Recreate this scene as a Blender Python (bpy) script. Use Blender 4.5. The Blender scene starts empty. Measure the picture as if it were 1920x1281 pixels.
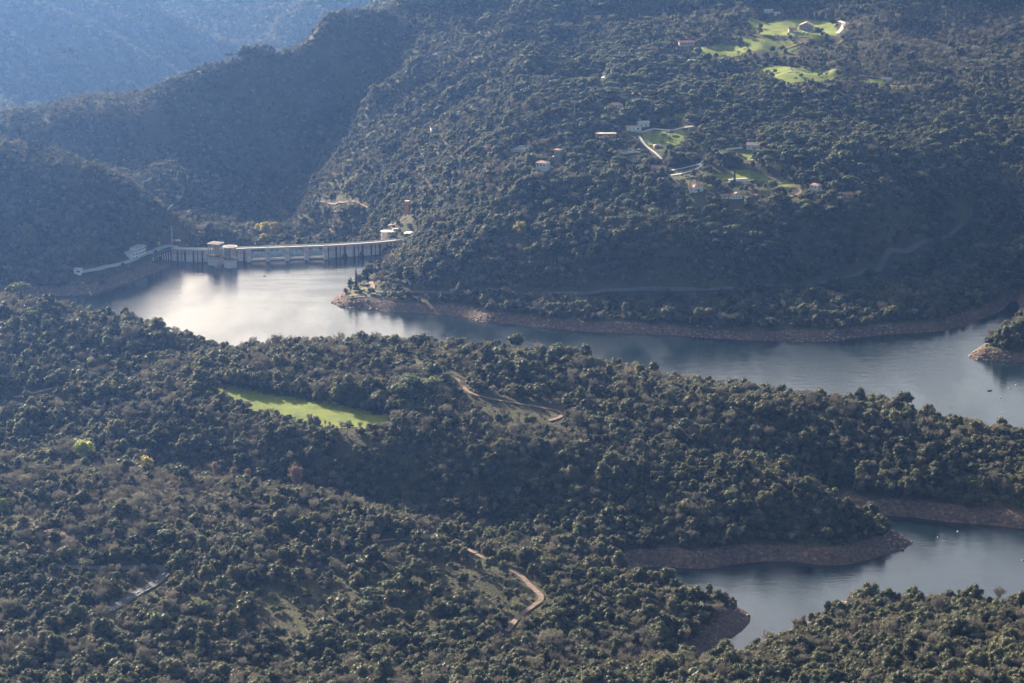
import bpy, math, random
import numpy as np
from mathutils import Vector, Matrix, noise as mnoise

random.seed(7)
RNG = np.random.default_rng(11)
D = bpy.data
SC = bpy.context.scene
COL = SC.collection

# ------------------------------------------------------------------ camera
CAM_H = 540.0
F_PX = 4533.0                       # focal length in pixels of the 1920 px wide frame
PITCH = math.radians(14.6)
cam_d = D.cameras.new('camera')
cam_d.sensor_width = 36.0
cam_d.lens = 36.0 * F_PX / 1920.0
cam_d.clip_start = 5.0
cam_d.clip_end = 30000.0
cam = D.objects.new('camera', cam_d)
COL.objects.link(cam)
cam.location = (0, 0, CAM_H)
cam.rotation_euler = (math.radians(90) - PITCH, 0, 0)
SC.camera = cam
SC.render.resolution_x, SC.render.resolution_y = 1024, 683

# ------------------------------------------------------------------ light
SUN_EL = math.radians(22.0)
SUN_AZ = math.radians(35.0)         # to the left of the view direction
world = D.worlds.new('World')
SC.world = world
world.use_nodes = True
wn = world.node_tree
wn.nodes.clear()
sky = wn.nodes.new('ShaderNodeTexSky')
sky.sky_type = 'NISHITA'
sky.sun_disc = False
sky.sun_elevation = SUN_EL
sky.sun_rotation = -SUN_AZ
sky.altitude = 300
sky.air_density = 1.0
sky.dust_density = 5.5
sky.ozone_density = 1.0
bg = wn.nodes.new('ShaderNodeBackground')
bg.inputs[1].default_value = 0.08
wo = wn.nodes.new('ShaderNodeOutputWorld')
wn.links.new(sky.outputs[0], bg.inputs[0])
wn.links.new(bg.outputs[0], wo.inputs[0])
sun_d = D.lights.new('sun', 'SUN')
sun_d.energy = 5.0
sun_d.angle = math.radians(0.5)
sun_d.color = (1.0, 0.94, 0.86)
sun = D.objects.new('sun', sun_d)
COL.objects.link(sun)
sd = Vector((-math.sin(SUN_AZ) * math.cos(SUN_EL), math.cos(SUN_AZ) * math.cos(SUN_EL), math.sin(SUN_EL)))
sun.rotation_euler = sd.to_track_quat('Z', 'Y').to_euler()
sun.location = (-800, 1500, 900)
SC.view_settings.view_transform = 'Standard'
SC.view_settings.look = 'None'
SC.view_settings.exposure = 1.47
SC.view_settings.gamma = 1.0
SC.render.engine = 'CYCLES'
SC.cycles.max_bounces = 6
SC.cycles.diffuse_bounces = 2
SC.cycles.glossy_bounces = 2
SC.cycles.transmission_bounces = 2
SC.cycles.transparent_max_bounces = 8
SC.cycles.volume_bounces = 0
SC.cycles.sample_clamp_indirect = 4.0
SC.cycles.use_denoising = True

# ------------------------------------------------------------------ survey helpers
CP, SP = math.cos(PITCH), math.sin(PITCH)

def at(px, py, z):
    """Ground plan position of a point surveyed on the photograph at height z."""
    cx, cy = (px - 960.0) / F_PX, -(py - 640.5) / F_PX
    dx, dy, dz = cx, CP + cy * SP, -SP + cy * CP
    t = (z - CAM_H) / dz
    return dx * t, dy * t

def to_px(x, y, z):
    dz = z - CAM_H
    depth = y * CP - dz * SP
    up = y * SP + dz * CP
    return 960.0 + F_PX * x / depth, 640.5 - F_PX * up / depth

def poly_xy(pts, z=0.0):
    return [at(p[0], p[1], p[2] if len(p) > 2 else z) for p in pts]

def inside(X, Y, poly):
    r = np.zeros(X.shape, bool)
    n = len(poly)
    for i in range(n):
        x0, y0 = poly[i]
        x1, y1 = poly[(i + 1) % n]
        if y0 == y1:
            continue
        c = ((y0 > Y) != (y1 > Y)) & (X < (x1 - x0) * (Y - y0) / (y1 - y0) + x0)
        r ^= c
    return r

def seg_dist(X, Y, pts, closed=False):
    d = np.full(X.shape, 1e9)
    n = len(pts)
    for i in range(n if closed else n - 1):
        x0, y0 = pts[i]
        x1, y1 = pts[(i + 1) % n]
        vx, vy = x1 - x0, y1 - y0
        L = vx * vx + vy * vy + 1e-9
        t = np.clip(((X - x0) * vx + (Y - y0) * vy) / L, 0, 1)
        d = np.minimum(d, np.hypot(X - x0 - t * vx, Y - y0 - t * vy))
    return d

def sstep(a, b, x):
    t = np.clip((x - a) / (b - a), 0, 1)
    return t * t * (3 - 2 * t)

_tab = np.random.default_rng(5).random((256, 256))
def vnoise(X, Y, s, o=0.0):
    x, y = X / s + o * 13.7 + 500, Y / s + o * 7.3 + 500
    xi, yi = np.floor(x).astype(int), np.floor(y).astype(int)
    fx, fy = x - xi, y - yi
    fx, fy = fx * fx * fx * (fx * (fx * 6 - 15) + 10), fy * fy * fy * (fy * (fy * 6 - 15) + 10)
    g = lambda a, b: _tab[a % 256, b % 256]
    return (g(xi, yi) * (1 - fx) + g(xi + 1, yi) * fx) * (1 - fy) + (g(xi, yi + 1) * (1 - fx) + g(xi + 1, yi + 1) * fx) * fy

def fbm(X, Y, s, o=0.0, n=4):
    r, a, t = 0, 1.0, 0
    for k in range(n):
        r = r + a * (vnoise(X, Y, s / 2 ** k, o + k) - .5)
        t += a
        a *= .5
    return r / t * 2

# ------------------------------------------------------------------ the shore (surveyed at water level, z = 0)
DAM_LINE = [(322, 490), (345, 492), (400, 492.5), (470, 490), (540, 487.5), (610, 485), (660, 482), (715, 478), (750, 474)]
UPPER = [(-400, 560), (-150, 560), (0, 556), (90, 556), (170, 553), (190, 547), (240, 530), (290, 512), (318, 500)] + DAM_LINE[:-1] + [
    (712, 484), (722, 489), (712, 494), (704, 502), (690, 514), (662, 530), (640, 547), (624, 560), (622, 568),
    (640, 576), (665, 578), (700, 581), (730, 585), (760, 586), (800, 588), (850, 592), (885, 599), (905, 605), (930, 606), (965, 608),
    (1000, 614), (1040, 617), (1100, 622), (1150, 624), (1200, 627), (1250, 628), (1290, 631), (1340, 635), (1400, 638), (1450, 639),
    (1500, 641), (1560, 641), (1600, 634), (1660, 628), (1760, 622), (1800, 612), (1850, 595), (1880, 582), (1893, 568), (1905, 560),
    (1912, 575), (1905, 598), (1880, 618), (1850, 642), (1830, 655), (1815, 668), (1828, 674), (1860, 677), (1920, 680), (2000, 684), (2400, 690),
    (2500, 900), (2100, 885), (1920, 845), (1780, 815), (1700, 795), (1600, 782), (1500, 772), (1400, 758), (1300, 745), (1200, 722),
    (1100, 698), (1000, 690), (900, 682), (760, 676), (600, 680), (480, 694), (400, 694), (340, 680), (280, 655), (220, 632),
    (150, 615), (60, 604), (0, 600), (-150, 595), (-400, 600)]
LOWER = [(1560, 952), (1610, 962), (1670, 967), (1720, 971), (1780, 979), (1850, 984), (1920, 992), (2100, 1000), (2500, 1010),
    (2500, 1200), (2100, 1165), (1920, 1150), (1800, 1140), (1700, 1142), (1640, 1142), (1600, 1132), (1575, 1130), (1550, 1136), (1552, 1146),
    (1540, 1158), (1500, 1172), (1450, 1195), (1400, 1222), (1340, 1245), (1300, 1250), (1330, 1222), (1365, 1200), (1392, 1182), (1406, 1165), (1402, 1150),
    (1385, 1138), (1350, 1130), (1300, 1122), (1250, 1108), (1205, 1090), (1185, 1076), (1195, 1064), (1240, 1062), (1290, 1066), (1330, 1067),
    (1380, 1058), (1430, 1053), (1480, 1053), (1540, 1060), (1590, 1059), (1640, 1047), (1690, 1032), (1713, 1019), (1698, 1008), (1684, 1000),
    (1668, 990), (1620, 985), (1570, 970)]
upper_xy = poly_xy(UPPER)
lower_xy = poly_xy(LOWER)
dam_xy = poly_xy(DAM_LINE)
# shore segments that are real banks (the dam itself is not a bank)
i_d0 = UPPER.index(DAM_LINE[0])
bank_xy = upper_xy[i_d0 + len(DAM_LINE) - 1:] + upper_xy[:i_d0 + 1]
# the valley below the dam
DOWN = [(322, 490, 0), (345, 492, 0), (470, 490, 0), (610, 485, 0), (715, 478, 0), (742, 474, 0),
        (735, 445, 5), (700, 425, -5), (640, 415, -10), (560, 385, -10), (450, 360, -10), (380, 400, -10), (350, 440, -5)]
down_xy = poly_xy(DOWN)

# ------------------------------------------------------------------ relief: surveyed spot heights (px, py, height)
SPOTS = [
 # valley downstream of the dam
 (480, 440, -26), (560, 436, -26), (620, 430, -18), (420, 425, -24), (680, 430, -4), (540, 415, -26), (450, 400, -24), (350, 385, -10),
 (500, 466, -30), (640, 466, -24), (400, 462, -24), (720, 448, 8),
 # left spur above the dam
 (-60, 262, 108), (0, 275, 100), (60, 290, 94), (120, 315, 86), (200, 355, 70), (260, 382, 56), (330, 405, 38), (400, 428, 18), (435, 442, 0),
 (0, 400, 55), (100, 420, 44), (200, 420, 40), (120, 490, 20), (0, 500, 20), (200, 495, 17), (150, 515, 12), (260, 478, 14), (300, 462, 14.5), (320, 455, 16),
 (240, 492, 12), (60, 535, 8), (0, 537, 8), (215, 500, 13), (350, 445, 14), (-80, 500, 24), (-200, 420, 60),(300,435,24),(370,448,6),
 # dark mountain behind the dam and its skyline
 (-100, 232, 57.3), (0, 219, 59.2), (60, 215, 63.2), (120, 199, 70.2), (200, 182, 80.2), (240, 179, 83.2), (300, 185, 81.2), (350, 172, 87.2), (400, 150, 99.2), (450, 125, 111.1),
 (500, 102, 125.8), (560, 82, 139.8), (610, 61, 151.8), (660, 39, 162.8), (720, 11, 177.7), (760, -14, 185.6),
 (0, 250, 48), (100, 250, 50), (200, 250, 48), (300, 250, 45), (400, 250, 43), (480, 250, 40), (540, 250, 38), (100, 290, 28), (200, 310, 20), (300, 330, 14), (400, 330, 5), (480, 330, -5), (530, 340, -10),
 (400, 190, 74), (480, 180, 81), (540, 180, 78), (560, 120, 114), (480, 130, 112), (200, 210, 68), (300, 215, 66),
 # gully between it and the sunlit spur
 (545, 395, -20), (565, 345, -8), (592, 290, 17), (608, 230, 48), (628, 170, 81), (660, 110, 119), (720, 60, 150), (790, 20, 168),
 # sunlit spur
 # second gully and the ridge of the old village
 (860, 305, 88), (900, 250, 100), (950, 200, 118), (1000, 150, 134), (1040, 90, 150), (1070, 40, 164), (940, 275, 101), (975, 280, 103),
 (1000, 300, 102), (1018, 322, 99), (1048, 305, 103), (1100, 315, 100), (1160, 322, 99), (1090, 250, 116), (1130, 180, 132), (1130, 135, 142), (1180, 90, 150), (1240, 40, 166),
 (1200, 245, 118), (1155, 200, 129), (1240, 270, 112), (1280, 250, 115), (1232, 322, 98), (1170, 285, 108), (1280, 300, 103), (1300, 360, 88), (1370, 372, 84), (1440, 350, 88), (1530, 356, 87),
 (1412, 280, 108), (1350, 310, 100), (1590, 372, 82), (1376, 338, 92),
 # slope under it, down to the shore
 (800, 400, 40), (760, 440, 18), (750, 470, 12), (840, 380, 60), (900, 350, 82), (960, 340, 92), (1000, 380, 78), (1100, 380, 82), (1200, 400, 76), (1300, 420, 68), (1400, 430, 64), (1500, 430, 64), (1600, 430, 62),
 (760, 500, 22), (760, 545, 12), (850, 500, 34), (850, 552, 13), (1000, 460, 52), (1000, 552, 16), (1100, 500, 40), (1100, 550, 18), (1250, 480, 50), (1250, 545, 20),
 (1400, 490, 44), (1400, 545, 22), (1500, 535, 22), (1600, 520, 24), (1650, 495, 27), (1700, 480, 29), (1790, 440, 36), (1550, 480, 42), (1650, 450, 50), (1700, 420, 58),
 (900, 580, 8), (1000, 590, 9), (1250, 600, 9), (1400, 600, 12), (1550, 600, 12), (1700, 590, 10), (1700, 540, 17), (1800, 520, 20), (1850, 480, 26), (1850, 555, 10), (1900, 520, 18),
 (700, 556, 8.5), (680, 545, 9), (655, 545, 8), (690, 530, 9), (730, 540, 11),(700,512,9),
 # right valley
 (1900, 440, 38), (1900, 380, 58), (1850, 400, 52), (1800, 380, 64), (1900, 300, 86), (1700, 350, 82), (1800, 300, 92), (2050, 440, 60), (2050, 300, 100), (1990, 520, 50), (1960, 600, 30), (1900, 640, 14), (1960, 650, 20), (2100, 600, 50), (2300, 500, 80),
 # plateau with the farm
 (1400, 250, 112), (1500, 250, 112), (1600, 250, 110), (1700, 250, 105), (1350, 200, 126), (1450, 200, 124), (1600, 200, 120), (1800, 200, 118), (1900, 200, 115),
 (1480, 145, 139), (1560, 148, 138), (1420, 130, 142), (1660, 160, 132), (1350, 95, 152), (1400, 60, 162), (1500, 62, 161), (1560, 60, 161), (1450, 90, 154), (1500, 100, 150),
 (1300, 60, 162), (1290, 85, 156), (1435, 28, 170), (1450, 0, 176), (1550, 20, 170), (1300, 0, 180), (1700, 100, 146), (1700, 30, 166), (1850, 100, 140), (1850, 30, 164), (2050, 100, 150), (2050, 0, 180), (1150, 0, 186),
 # beyond the top of the frame
 (1900, -60, 215), (1500, -60, 215), (1100, -60, 220), (800, -60, 220),
 # left near ridge
 (-100, 573, 70.2), (0, 578, 69.2), (80, 579, 68.2), (150, 587, 65.2), (220, 605, 60.3), (280, 625, 54.3), (340, 651, 46.3), (375, 668, 40.4),
 (0, 650, 58), (100, 660, 56), (200, 660, 50), (260, 665, 45), (100, 700, 50), (0, 745, 44), (120, 735, 46), (200, 725, 42), (60, 790, 38), (0, 860, 31), (130, 860, 30), (130, 820, 33), (-150, 700, 52), (-150, 850, 36),
 # middle near ridge with the field
 (440, 668, 48.5), (520, 658, 53.5), (600, 653, 55.5), (700, 647, 57.5), (780, 653, 57.5), (880, 661, 56.5), (960, 673, 54.5), (1040, 681, 52.6), (1100, 689, 50.6), (1160, 708, 47.6), (1220, 725, 44.7),
 (1300, 737, 42.7), (1400, 749, 39.7), (1500, 757, 37.7), (1600, 767, 35.8), (1700, 785, 32.8), (1800, 801, 29.9), (1920, 821, 25.9), (2050, 843, 23.0),
 (350, 700, 50), (420, 720, 51), (460, 745, 51), (560, 762, 50.5), (640, 780, 50), (720, 795, 49.5), (760, 785, 51), (500, 700, 56), (600, 720, 55), (700, 740, 54), (820, 720, 56), (880, 735, 54), (960, 765, 50), (1050, 780, 48),
 (280, 720, 46), (300, 780, 44), (400, 800, 43), (500, 830, 40.5), (600, 840, 40), (700, 850, 41.5), (820, 830, 45), (820, 880, 34),
 (900, 800, 47), (960, 830, 43), (1100, 820, 43), (1200, 780, 45), (1350, 790, 41), (1500, 800, 37), (1650, 820, 32), (1800, 850, 26), (1920, 860, 23),
 (1500, 880, 20), (1600, 900, 15), (1700, 910, 15), (1850, 930, 14), (1920, 940, 14), (1620, 938, 9), (1750, 950, 9),
 # gully floor left of ridge A and the valley under the near ridges
 (200, 880, 28), (300, 885, 26), (400, 890, 24), (500, 900, 22), (600, 915, 19), (700, 935, 16), (800, 965, 12), (900, 990, 9), (1000, 1010, 7), (1080, 1035, 6),
 # ridge A
 (950, 858, 39.0), (1050, 863, 38.0), (1150, 868, 37.0), (1250, 874, 35.0), (1350, 880, 33.0), (1450, 893, 30.1), (1530, 913, 26.1), (1590, 938, 20.1), (1640, 966, 11.1), (1680, 998, 2.1),
 (1400, 850, 27), (1500, 865, 22), (1000, 930, 20), (1100, 950, 19), (1200, 950, 21), (1300, 960, 21), (1400, 970, 19), (1500, 985, 16), (1580, 1000, 12), (1250, 1020, 9), (1400, 1025, 8), (1550, 1030, 7),
 # foreground hill
 (-60, 892, 45.7), (0, 897, 44.7), (100, 902, 44.7), (200, 905, 43.7), (300, 909, 42.7), (400, 915, 41.8), (500, 924, 39.8), (580, 932, 37.8), (650, 952, 32.8), (740, 977, 26.8), (820, 997, 22.8), (900, 1022, 17.9), (1000, 1052, 12.9), (1080, 1067, 9.9), (1150, 1087, 6.0),
 (0, 960, 44), (200, 960, 43), (400, 970, 41), (600, 990, 35), (750, 1010, 29), (900, 1050, 24), (1000, 1085, 19), (1100, 1100, 15), (1200, 1110, 12), (1300, 1128, 10), (1360, 1140, 8),
 (0, 1050, 38), (200, 1060, 36), (290, 1090, 32), (400, 1070, 35), (600, 1080, 30), (800, 1090, 25), (980, 1130, 17), (1100, 1160, 14), (1200, 1160, 13), (1300, 1180, 8),
 (0, 1150, 33), (200, 1170, 31), (400, 1170, 30), (600, 1170, 26), (800, 1180, 21), (950, 1185, 15), (1050, 1200, 12), (1150, 1210, 10), (1230, 1205, 8),
 (0, 1281, 30), (200, 1281, 29), (400, 1281, 28), (600, 1270, 26), (800, 1260, 24), (950, 1250, 24), (1100, 1255, 22), (1250, 1262, 20),
 # nearest land at the right
 (1350, 1258, 14), (1420, 1235, 14), (1500, 1205, 14), (1580, 1175, 13), (1620, 1150, 7), (1700, 1160, 13), (1800, 1160, 15), (1920, 1165, 17),
 (1500, 1281, 24), (1700, 1230, 28), (1700, 1281, 34), (1920, 1230, 32), (1920, 1281, 38), (2100, 1230, 34), (2100, 1330, 46),
 (800, 1340, 36), (1200, 1340, 36), (1500, 1360, 40), (400, 1350, 36), (0, 1350, 36), (-200, 1200, 36), (-200, 1000, 44),
]
def slope_line(start, pts, deg):
    px, py, z = start
    s = math.tan(math.radians(deg))
    tn = lambda q: math.tan(PITCH + math.atan((q - 640.5) / F_PX))
    d = (CAM_H - z) / tn(py)
    SPOTS.append((px, py, z))
    for (qx, qy) in pts:
        t = tn(qy)
        d2 = (CAM_H - z + s * d) / (t + s)
        z += s * (d2 - d)
        d = d2
        SPOTS.append((qx, qy, z))
slope_line((630, 415, -2), [(636, 380), (640, 320), (672, 260), (712, 190), (770, 120), (840, 60), (900, 20)], 19)
slope_line((700, 432, 4), [(700, 385), (712, 330), (745, 265), (800, 190), (860, 120), (930, 60), (990, 15)], 19)
slope_line((770, 453, 14), [(765, 400), (785, 345), (820, 290), (870, 225), (930, 150), (990, 90)], 19)
# far valley sides, upper left of the frame (px, py, plan distance)
FAR = []
SPUR_LINES = []
def far_line(pts, dz):
    SPUR_LINES.append(pts)
    for (px, py, dist) in pts:
        FAR.append((px, py, dist, dz))
far_line([(-60, 110, 4830), (0, 135, 4860), (50, 165, 4890)], 4)
far_line([(-60, 30, 5030), (0, 62, 5060), (60, 100, 5090), (100, 122, 5110), (140, 125, 5130), (200, 160, 5160)], 4)
far_line([(-40, -30, 5330), (50, 0, 5370), (100, 25, 5395), (150, 50, 5420), (200, 75, 5445), (250, 100, 5470), (300, 126, 5495), (350, 152, 5520)], 4)
far_line([(60, -30, 5640), (130, 0, 5670), (170, 20, 5690), (210, 40, 5710), (250, 60, 5730), (290, 80, 5750), (350, 115, 5780), (400, 138, 5810)], 4)
far_line([(270, -20, 5960), (290, 20, 6000), (350, 50, 6030), (430, 92, 6070)], 4)
far_line([(520, 90, 6100), (545, 45, 6180), (585, 8, 6260), (640, -20, 6360)], 4)
far_line([(600, 70, 5900), (650, 45, 5900), (680, 25, 5950), (640, 10, 6150)], 4)

def far_xyz(px, py, dist, dz):
    cx, cy = (px - 960.0) / F_PX, -(py - 640.5) / F_PX
    dx, dy, dzz = cx, CP + cy * SP, -SP + cy * CP
    t = dist / math.hypot(dx, dy)
    return dx * t, dy * t, CAM_H + dzz * t + dz

def build_relief():
    P = []
    for (px, py, z) in SPOTS:
        x, y = at(px, py, z)
        P.append((x, y, z))
    for f in FAR:
        P.append(far_xyz(*f))
    # the river bed right under the dam
    for (px, py, o, z) in [(365, 492, 45, -22), (430, 491, 30, -30), (430, 491, 90, -31), (500, 489, 30, -32), (500, 489, 90, -32), (570, 486, 30, -32), (570, 486, 90, -30), (640, 483, 30, -28), (640, 483, 80, -26), (695, 479, 40, -14)]:
        x, y = at(px, py, 0)
        P.append((x, y + o, z))
    # land falls away behind the skyline of the dark mountain
    for (px, py, z) in [(-100, 232, 57.3), (0, 219, 59.2), (60, 215, 63.2), (120, 199, 70.2), (200, 182, 80.2), (240, 179, 83.2), (300, 185, 81.2), (350, 172, 87.2), (400, 150, 99.2), (450, 125, 111.1), (500, 103, 125.1), (560, 83, 139.1), (610, 62, 151.1), (660, 40, 162.1), (720, 12, 177.0)]:
        x, y = at(px, py, z)
        L = math.hypot(x, y)
        for dd, dz in ((130, -30), (350, -45), (700, -60)):
            P.append((x * (L + dd) / L, y * (L + dd) / L, z - dd * (CAM_H - z) / L + dz))
    for (px, py) in UPPER + LOWER:
        x, y = at(px, py, 0)
        P.append((x, y, 0.0))
    for (px, py) in [(250, 600), (400, 560), (600, 600), (500, 520), (800, 640), (1100, 660), (1400, 690), (1700, 700), (1850, 740), (2100, 780), (60, 580), (-200, 578),
                     (1450, 1110), (1600, 1100), (1800, 1060), (2000, 1080), (1400, 1100), (1440, 1160)]:
        x, y = at(px, py, 0)
        P.append((x, y, -9.0))
    for (x, y, z) in [(-900, 1700, 60), (-900, 2400, 130), (-900, 3000, 90), (-450, 3700, -60), (-800, 3800, -80), (-520, 4150, -160), (-620, 4600, -230), (-1700, 5600, 60), (-1500, 7000, 60), (-700, 7200, 40), (0, 4400, 220), (0, 3700, 230), (500, 3800, 230), (1000, 3600, 240),
                      (900, 2800, 150), (900, 2200, 90), (800, 1250, 60), (-700, 1200, 45), (0, 1000, 60), (-500, 950, 60), (500, 950, 60), (1000, 1000, 70), (-150, 3900, 100), (900, 4500, 250), (-200, 7000, 120)]:
        P.append((x, y, z))
    return np.array(P)

_P = build_relief()
_S = 1000.0
def _phi(r2):
    return np.where(r2 > 1e-12, 0.5 * r2 * np.log(np.maximum(r2, 1e-12)), 0.0)

def _fit():
    q = _P[:, :2] / _S
    n = len(q)
    r2 = ((q[:, None, :] - q[None, :, :]) ** 2).sum(-1)
    A = np.zeros((n + 3, n + 3))
    A[:n, :n] = _phi(r2) + np.eye(n) * 2e-5
    A[:n, n] = 1
    A[:n, n + 1:] = q
    A[n, :n] = 1
    A[n + 1:, :n] = q.T
    b = np.zeros(n + 3)
    b[:n] = _P[:, 2]
    return np.linalg.solve(A, b), q
_W, _Q = _fit()

def rbf(X, Y):
    sh = X.shape
    q = np.stack([X.ravel(), Y.ravel()], -1) / _S
    out = np.empty(len(q))
    for i in range(0, len(q), 8000):
        c = q[i:i + 8000]
        r2 = ((c[:, None, :] - _Q[None, :, :]) ** 2).sum(-1)
        out[i:i + 8000] = _phi(r2) @ _W[:-3] + _W[-3] + c @ _W[-2:]
    return out.reshape(sh)

PADS = []      # level pads for buildings (x, y, radius, z)

def height_raw(X, Y):
    R = rbf(X, Y)
    # sharp spurs of the far valley side
    m = (Y > 4500) & (X < 200) & (X > -2200) & (Y < 6900)
    if m.any():
        ds = np.full(int(m.sum()), 1e9)
        for pts in SPUR_LINES[:6]:
            xy = [far_xyz(*p, 0)[:2] for p in pts]
            (x0, y0), (x1, y1) = xy[-2], xy[-1]
            xy = [(2 * xy[0][0] - xy[1][0] * 1.0, 2 * xy[0][1] - xy[1][1])] + xy + [(x1 + (x1 - x0) * 2, y1 + (y1 - y0) * 2)]
            ds = np.minimum(ds, seg_dist(X[m], Y[m], xy))
        R[m] = R[m] - 90 * sstep(14, 115, ds) * sstep(4600, 4800, Y[m]) * (1 - sstep(-150, 100, X[m]))
    # beyond the surveyed land the hills run on at a steady height
    ox = np.maximum(np.abs(X) - 1000 - 500 * sstep(3500, 4500, Y), 0)
    oy = np.maximum(Y - 7000, 0) + np.maximum(950 - Y, 0)
    o = sstep(0, 500, np.hypot(ox, oy))
    R = R * (1 - o) + o * (90 + 60 * fbm(X, Y, 900, 3, 3))
    wat = inside(X, Y, upper_xy) | inside(X, Y, lower_xy)
    db = np.minimum(seg_dist(X, Y, bank_xy), seg_dist(X, Y, lower_xy, True))
    down = inside(X, Y, down_xy)
    far = sstep(2400, 3200, Y)
    rough = fbm(X, Y, 130, 1, 4) * (2.6 + 7 * far) + fbm(X, Y, 34, 2, 3) * (1.0 + 1.5 * far)
    fade = sstep(6, 60, db)
    gul = np.abs(fbm(X, Y, 135, 9, 3)) * (-16 - 12 * far) + 4
    # diagonal spurs and runnels on the sunlit slope and the dark mountain
    us, vs_ = X * .92 + Y * .38, -X * .38 + Y * .92
    sp = np.abs(fbm(us * .33, vs_, 62, 17, 3))
    ms = sstep(-420, -330, X) * (1 - sstep(20, 110, X)) * sstep(2440, 2520, Y) * (1 - sstep(3000, 3100, Y))
    gul = gul - ms * (sp * 42 - 12)
    land = R + rough * (0.25 + .75 * fade) + gul * fade * sstep(40, 90, R)
    dj = np.maximum(db + fbm(X, Y, 22, 6, 3) * 1.6, 0)
    dj = np.minimum(dj, 70)
    bank = np.minimum(dj * 0.66, 6.6 + 0.06 * np.minimum(dj, 60)) + 0.35 * fbm(X, Y, 6, 4, 3) * sstep(0, 3, db)
    # near the shore the bank profile rules, inland the relief
    k = sstep(10, 45, db)
    h = land * k + np.minimum(land, bank) * (1 - k)
    h = np.where(db < 45, np.maximum(h, bank), np.maximum(h, bank - (db - 45) * .6))
    h = np.where(down, R + rough * .5, h)
    h = np.where(wat, -np.minimum(db * 0.5, 9) - 0.05, h)
    return h, db, wat, down

def height_at(x, y):
    h, _, _, _ = height_raw(np.array([x], float), np.array([y], float))
    h = float(h[0])
    for (px_, py_, r, z) in PADS:
        d = math.hypot(x - px_, y - py_)
        k = float(1 - sstep(r, r * 1.8, np.array(d)))
        h = h * (1 - k) + z * k
    return h

# terrain grid (graded: fine where the camera looks)
def graded(parts):
    out = []
    for a, b, s in parts:
        out += list(np.arange(a, b, s))
    return np.array(out + [parts[-1][1]], float)
GX = graded([(-7000, -1600, 190), (-1600, -660, 16), (-660, 660, 5.5), (660, 1300, 16), (1300, 7000, 190)])
GY = graded([(200, 1080, 40), (1080, 2750, 5.0), (2750, 3400, 9.0), (3400, 4700, 14.0), (4700, 6700, 18.0), (6700, 10000, 200)])
_X, _Y = np.meshgrid(GX, GY)
GH, G_DB, G_WAT, G_DOWN = height_raw(_X, _Y)

def ground_z(x, y):
    """Height of the built terrain mesh (bilinear in its grid); arrays allowed."""
    x = np.asarray(x, float); y = np.asarray(y, float)
    i = np.clip(np.searchsorted(GX, x) - 1, 0, len(GX) - 2)
    j = np.clip(np.searchsorted(GY, y) - 1, 0, len(GY) - 2)
    u = (x - GX[i]) / (GX[i + 1] - GX[i]); v = (y - GY[j]) / (GY[j + 1] - GY[j])
    return (GH[j, i] * (1 - u) + GH[j, i + 1] * u) * (1 - v) + (GH[j + 1, i] * (1 - u) + GH[j + 1, i + 1] * u) * v

def grid_val(A, x, y):
    i = np.clip(np.searchsorted(GX, x) - 1, 0, len(GX) - 2)
    j = np.clip(np.searchsorted(GY, y) - 1, 0, len(GY) - 2)
    return A[j, i]

def hit(px, py):
    """Where the line of sight through a surveyed pixel meets the ground."""
    cx, cy = (px - 960.0) / F_PX, -(py - 640.5) / F_PX
    dx, dy, dz = cx, CP + cy * SP, -SP + cy * CP
    t = np.arange(1050, 6600, 1.5)
    X, Y, Z = dx * t, dy * t, CAM_H + dz * t
    g = np.maximum(ground_z(X, Y), -999)
    k = int(np.argmax(Z < g))
    return float(X[k]), float(Y[k]), float(g[k])

# ------------------------------------------------------------------ materials
def new_mat(name):
    m = D.materials.new(name)
    m.use_nodes = True
    nt = m.node_tree
    b = nt.nodes['Principled BSDF']
    return m, nt, b

def ramp(nt, fac, stops):
    r = nt.nodes.new('ShaderNodeValToRGB')
    el = r.color_ramp.elements
    while len(el) > 1:
        el.remove(el[-1])
    el[0].position = stops[0][0]
    el[0].color = (*stops[0][1], 1)
    for p, c in stops[1:]:
        e = el.new(p)
        e.color = (*c, 1)
    nt.links.new(fac, r.inputs[0])
    return r.outputs[0]

def noise_tex(nt, scale, detail=3, vec=None, rough=0.55):
    n = nt.nodes.new('ShaderNodeTexNoise')
    n.inputs['Scale'].default_value = scale
    n.inputs['Detail'].default_value = detail
    n.inputs['Roughness'].default_value = rough
    if vec is not None:
        nt.links.new(vec, n.inputs['Vector'])
    return n.outputs['Fac']

def position(nt):
    return nt.nodes.new('ShaderNodeNewGeometry').outputs['Position']

def obj_coord(nt):
    return nt.nodes.new('ShaderNodeTexCoord').outputs['Object']

def mixc(nt, fac, a, b, mode='MIX'):
    n = nt.nodes.new('ShaderNodeMix')
    n.data_type = 'RGBA'
    n.blend_type = mode
    for sock, v in ((n.inputs[0], fac), (n.inputs[6], a), (n.inputs[7], b)):
        if hasattr(v, 'is_output'):
            nt.links.new(v, sock)
        elif isinstance(v, (int, float)):
            sock.default_value = v
        else:
            sock.default_value = (*v, 1)
    return n.outputs[2]

def math_n(nt, op, a, b=0.0):
    n = nt.nodes.new('ShaderNodeMath')
    n.operation = op
    for sock, v in ((n.inputs[0], a), (n.inputs[1], b)):
        if hasattr(v, 'is_output'):
            nt.links.new(v, sock)
        else:
            sock.default_value = v
    return n.outputs[0]

def simple_mat(name, col, rough=0.8, var=0.25, scale=0.4, col2=None, spec=0.3, world_space=True):
    m, nt, b = new_mat(name)
    v = position(nt) if world_space else obj_coord(nt)
    n = noise_tex(nt, scale, 4, v)
    c2 = col2 or tuple(c * (1 - var) for c in col)
    c = ramp(nt, n, [(0.3, c2), (0.65, col)])
    nt.links.new(c, b.inputs['Base Color'])
    b.inputs['Roughness'].default_value = rough
    b.inputs['Specular IOR Level'].default_value = spec
    return m

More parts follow.
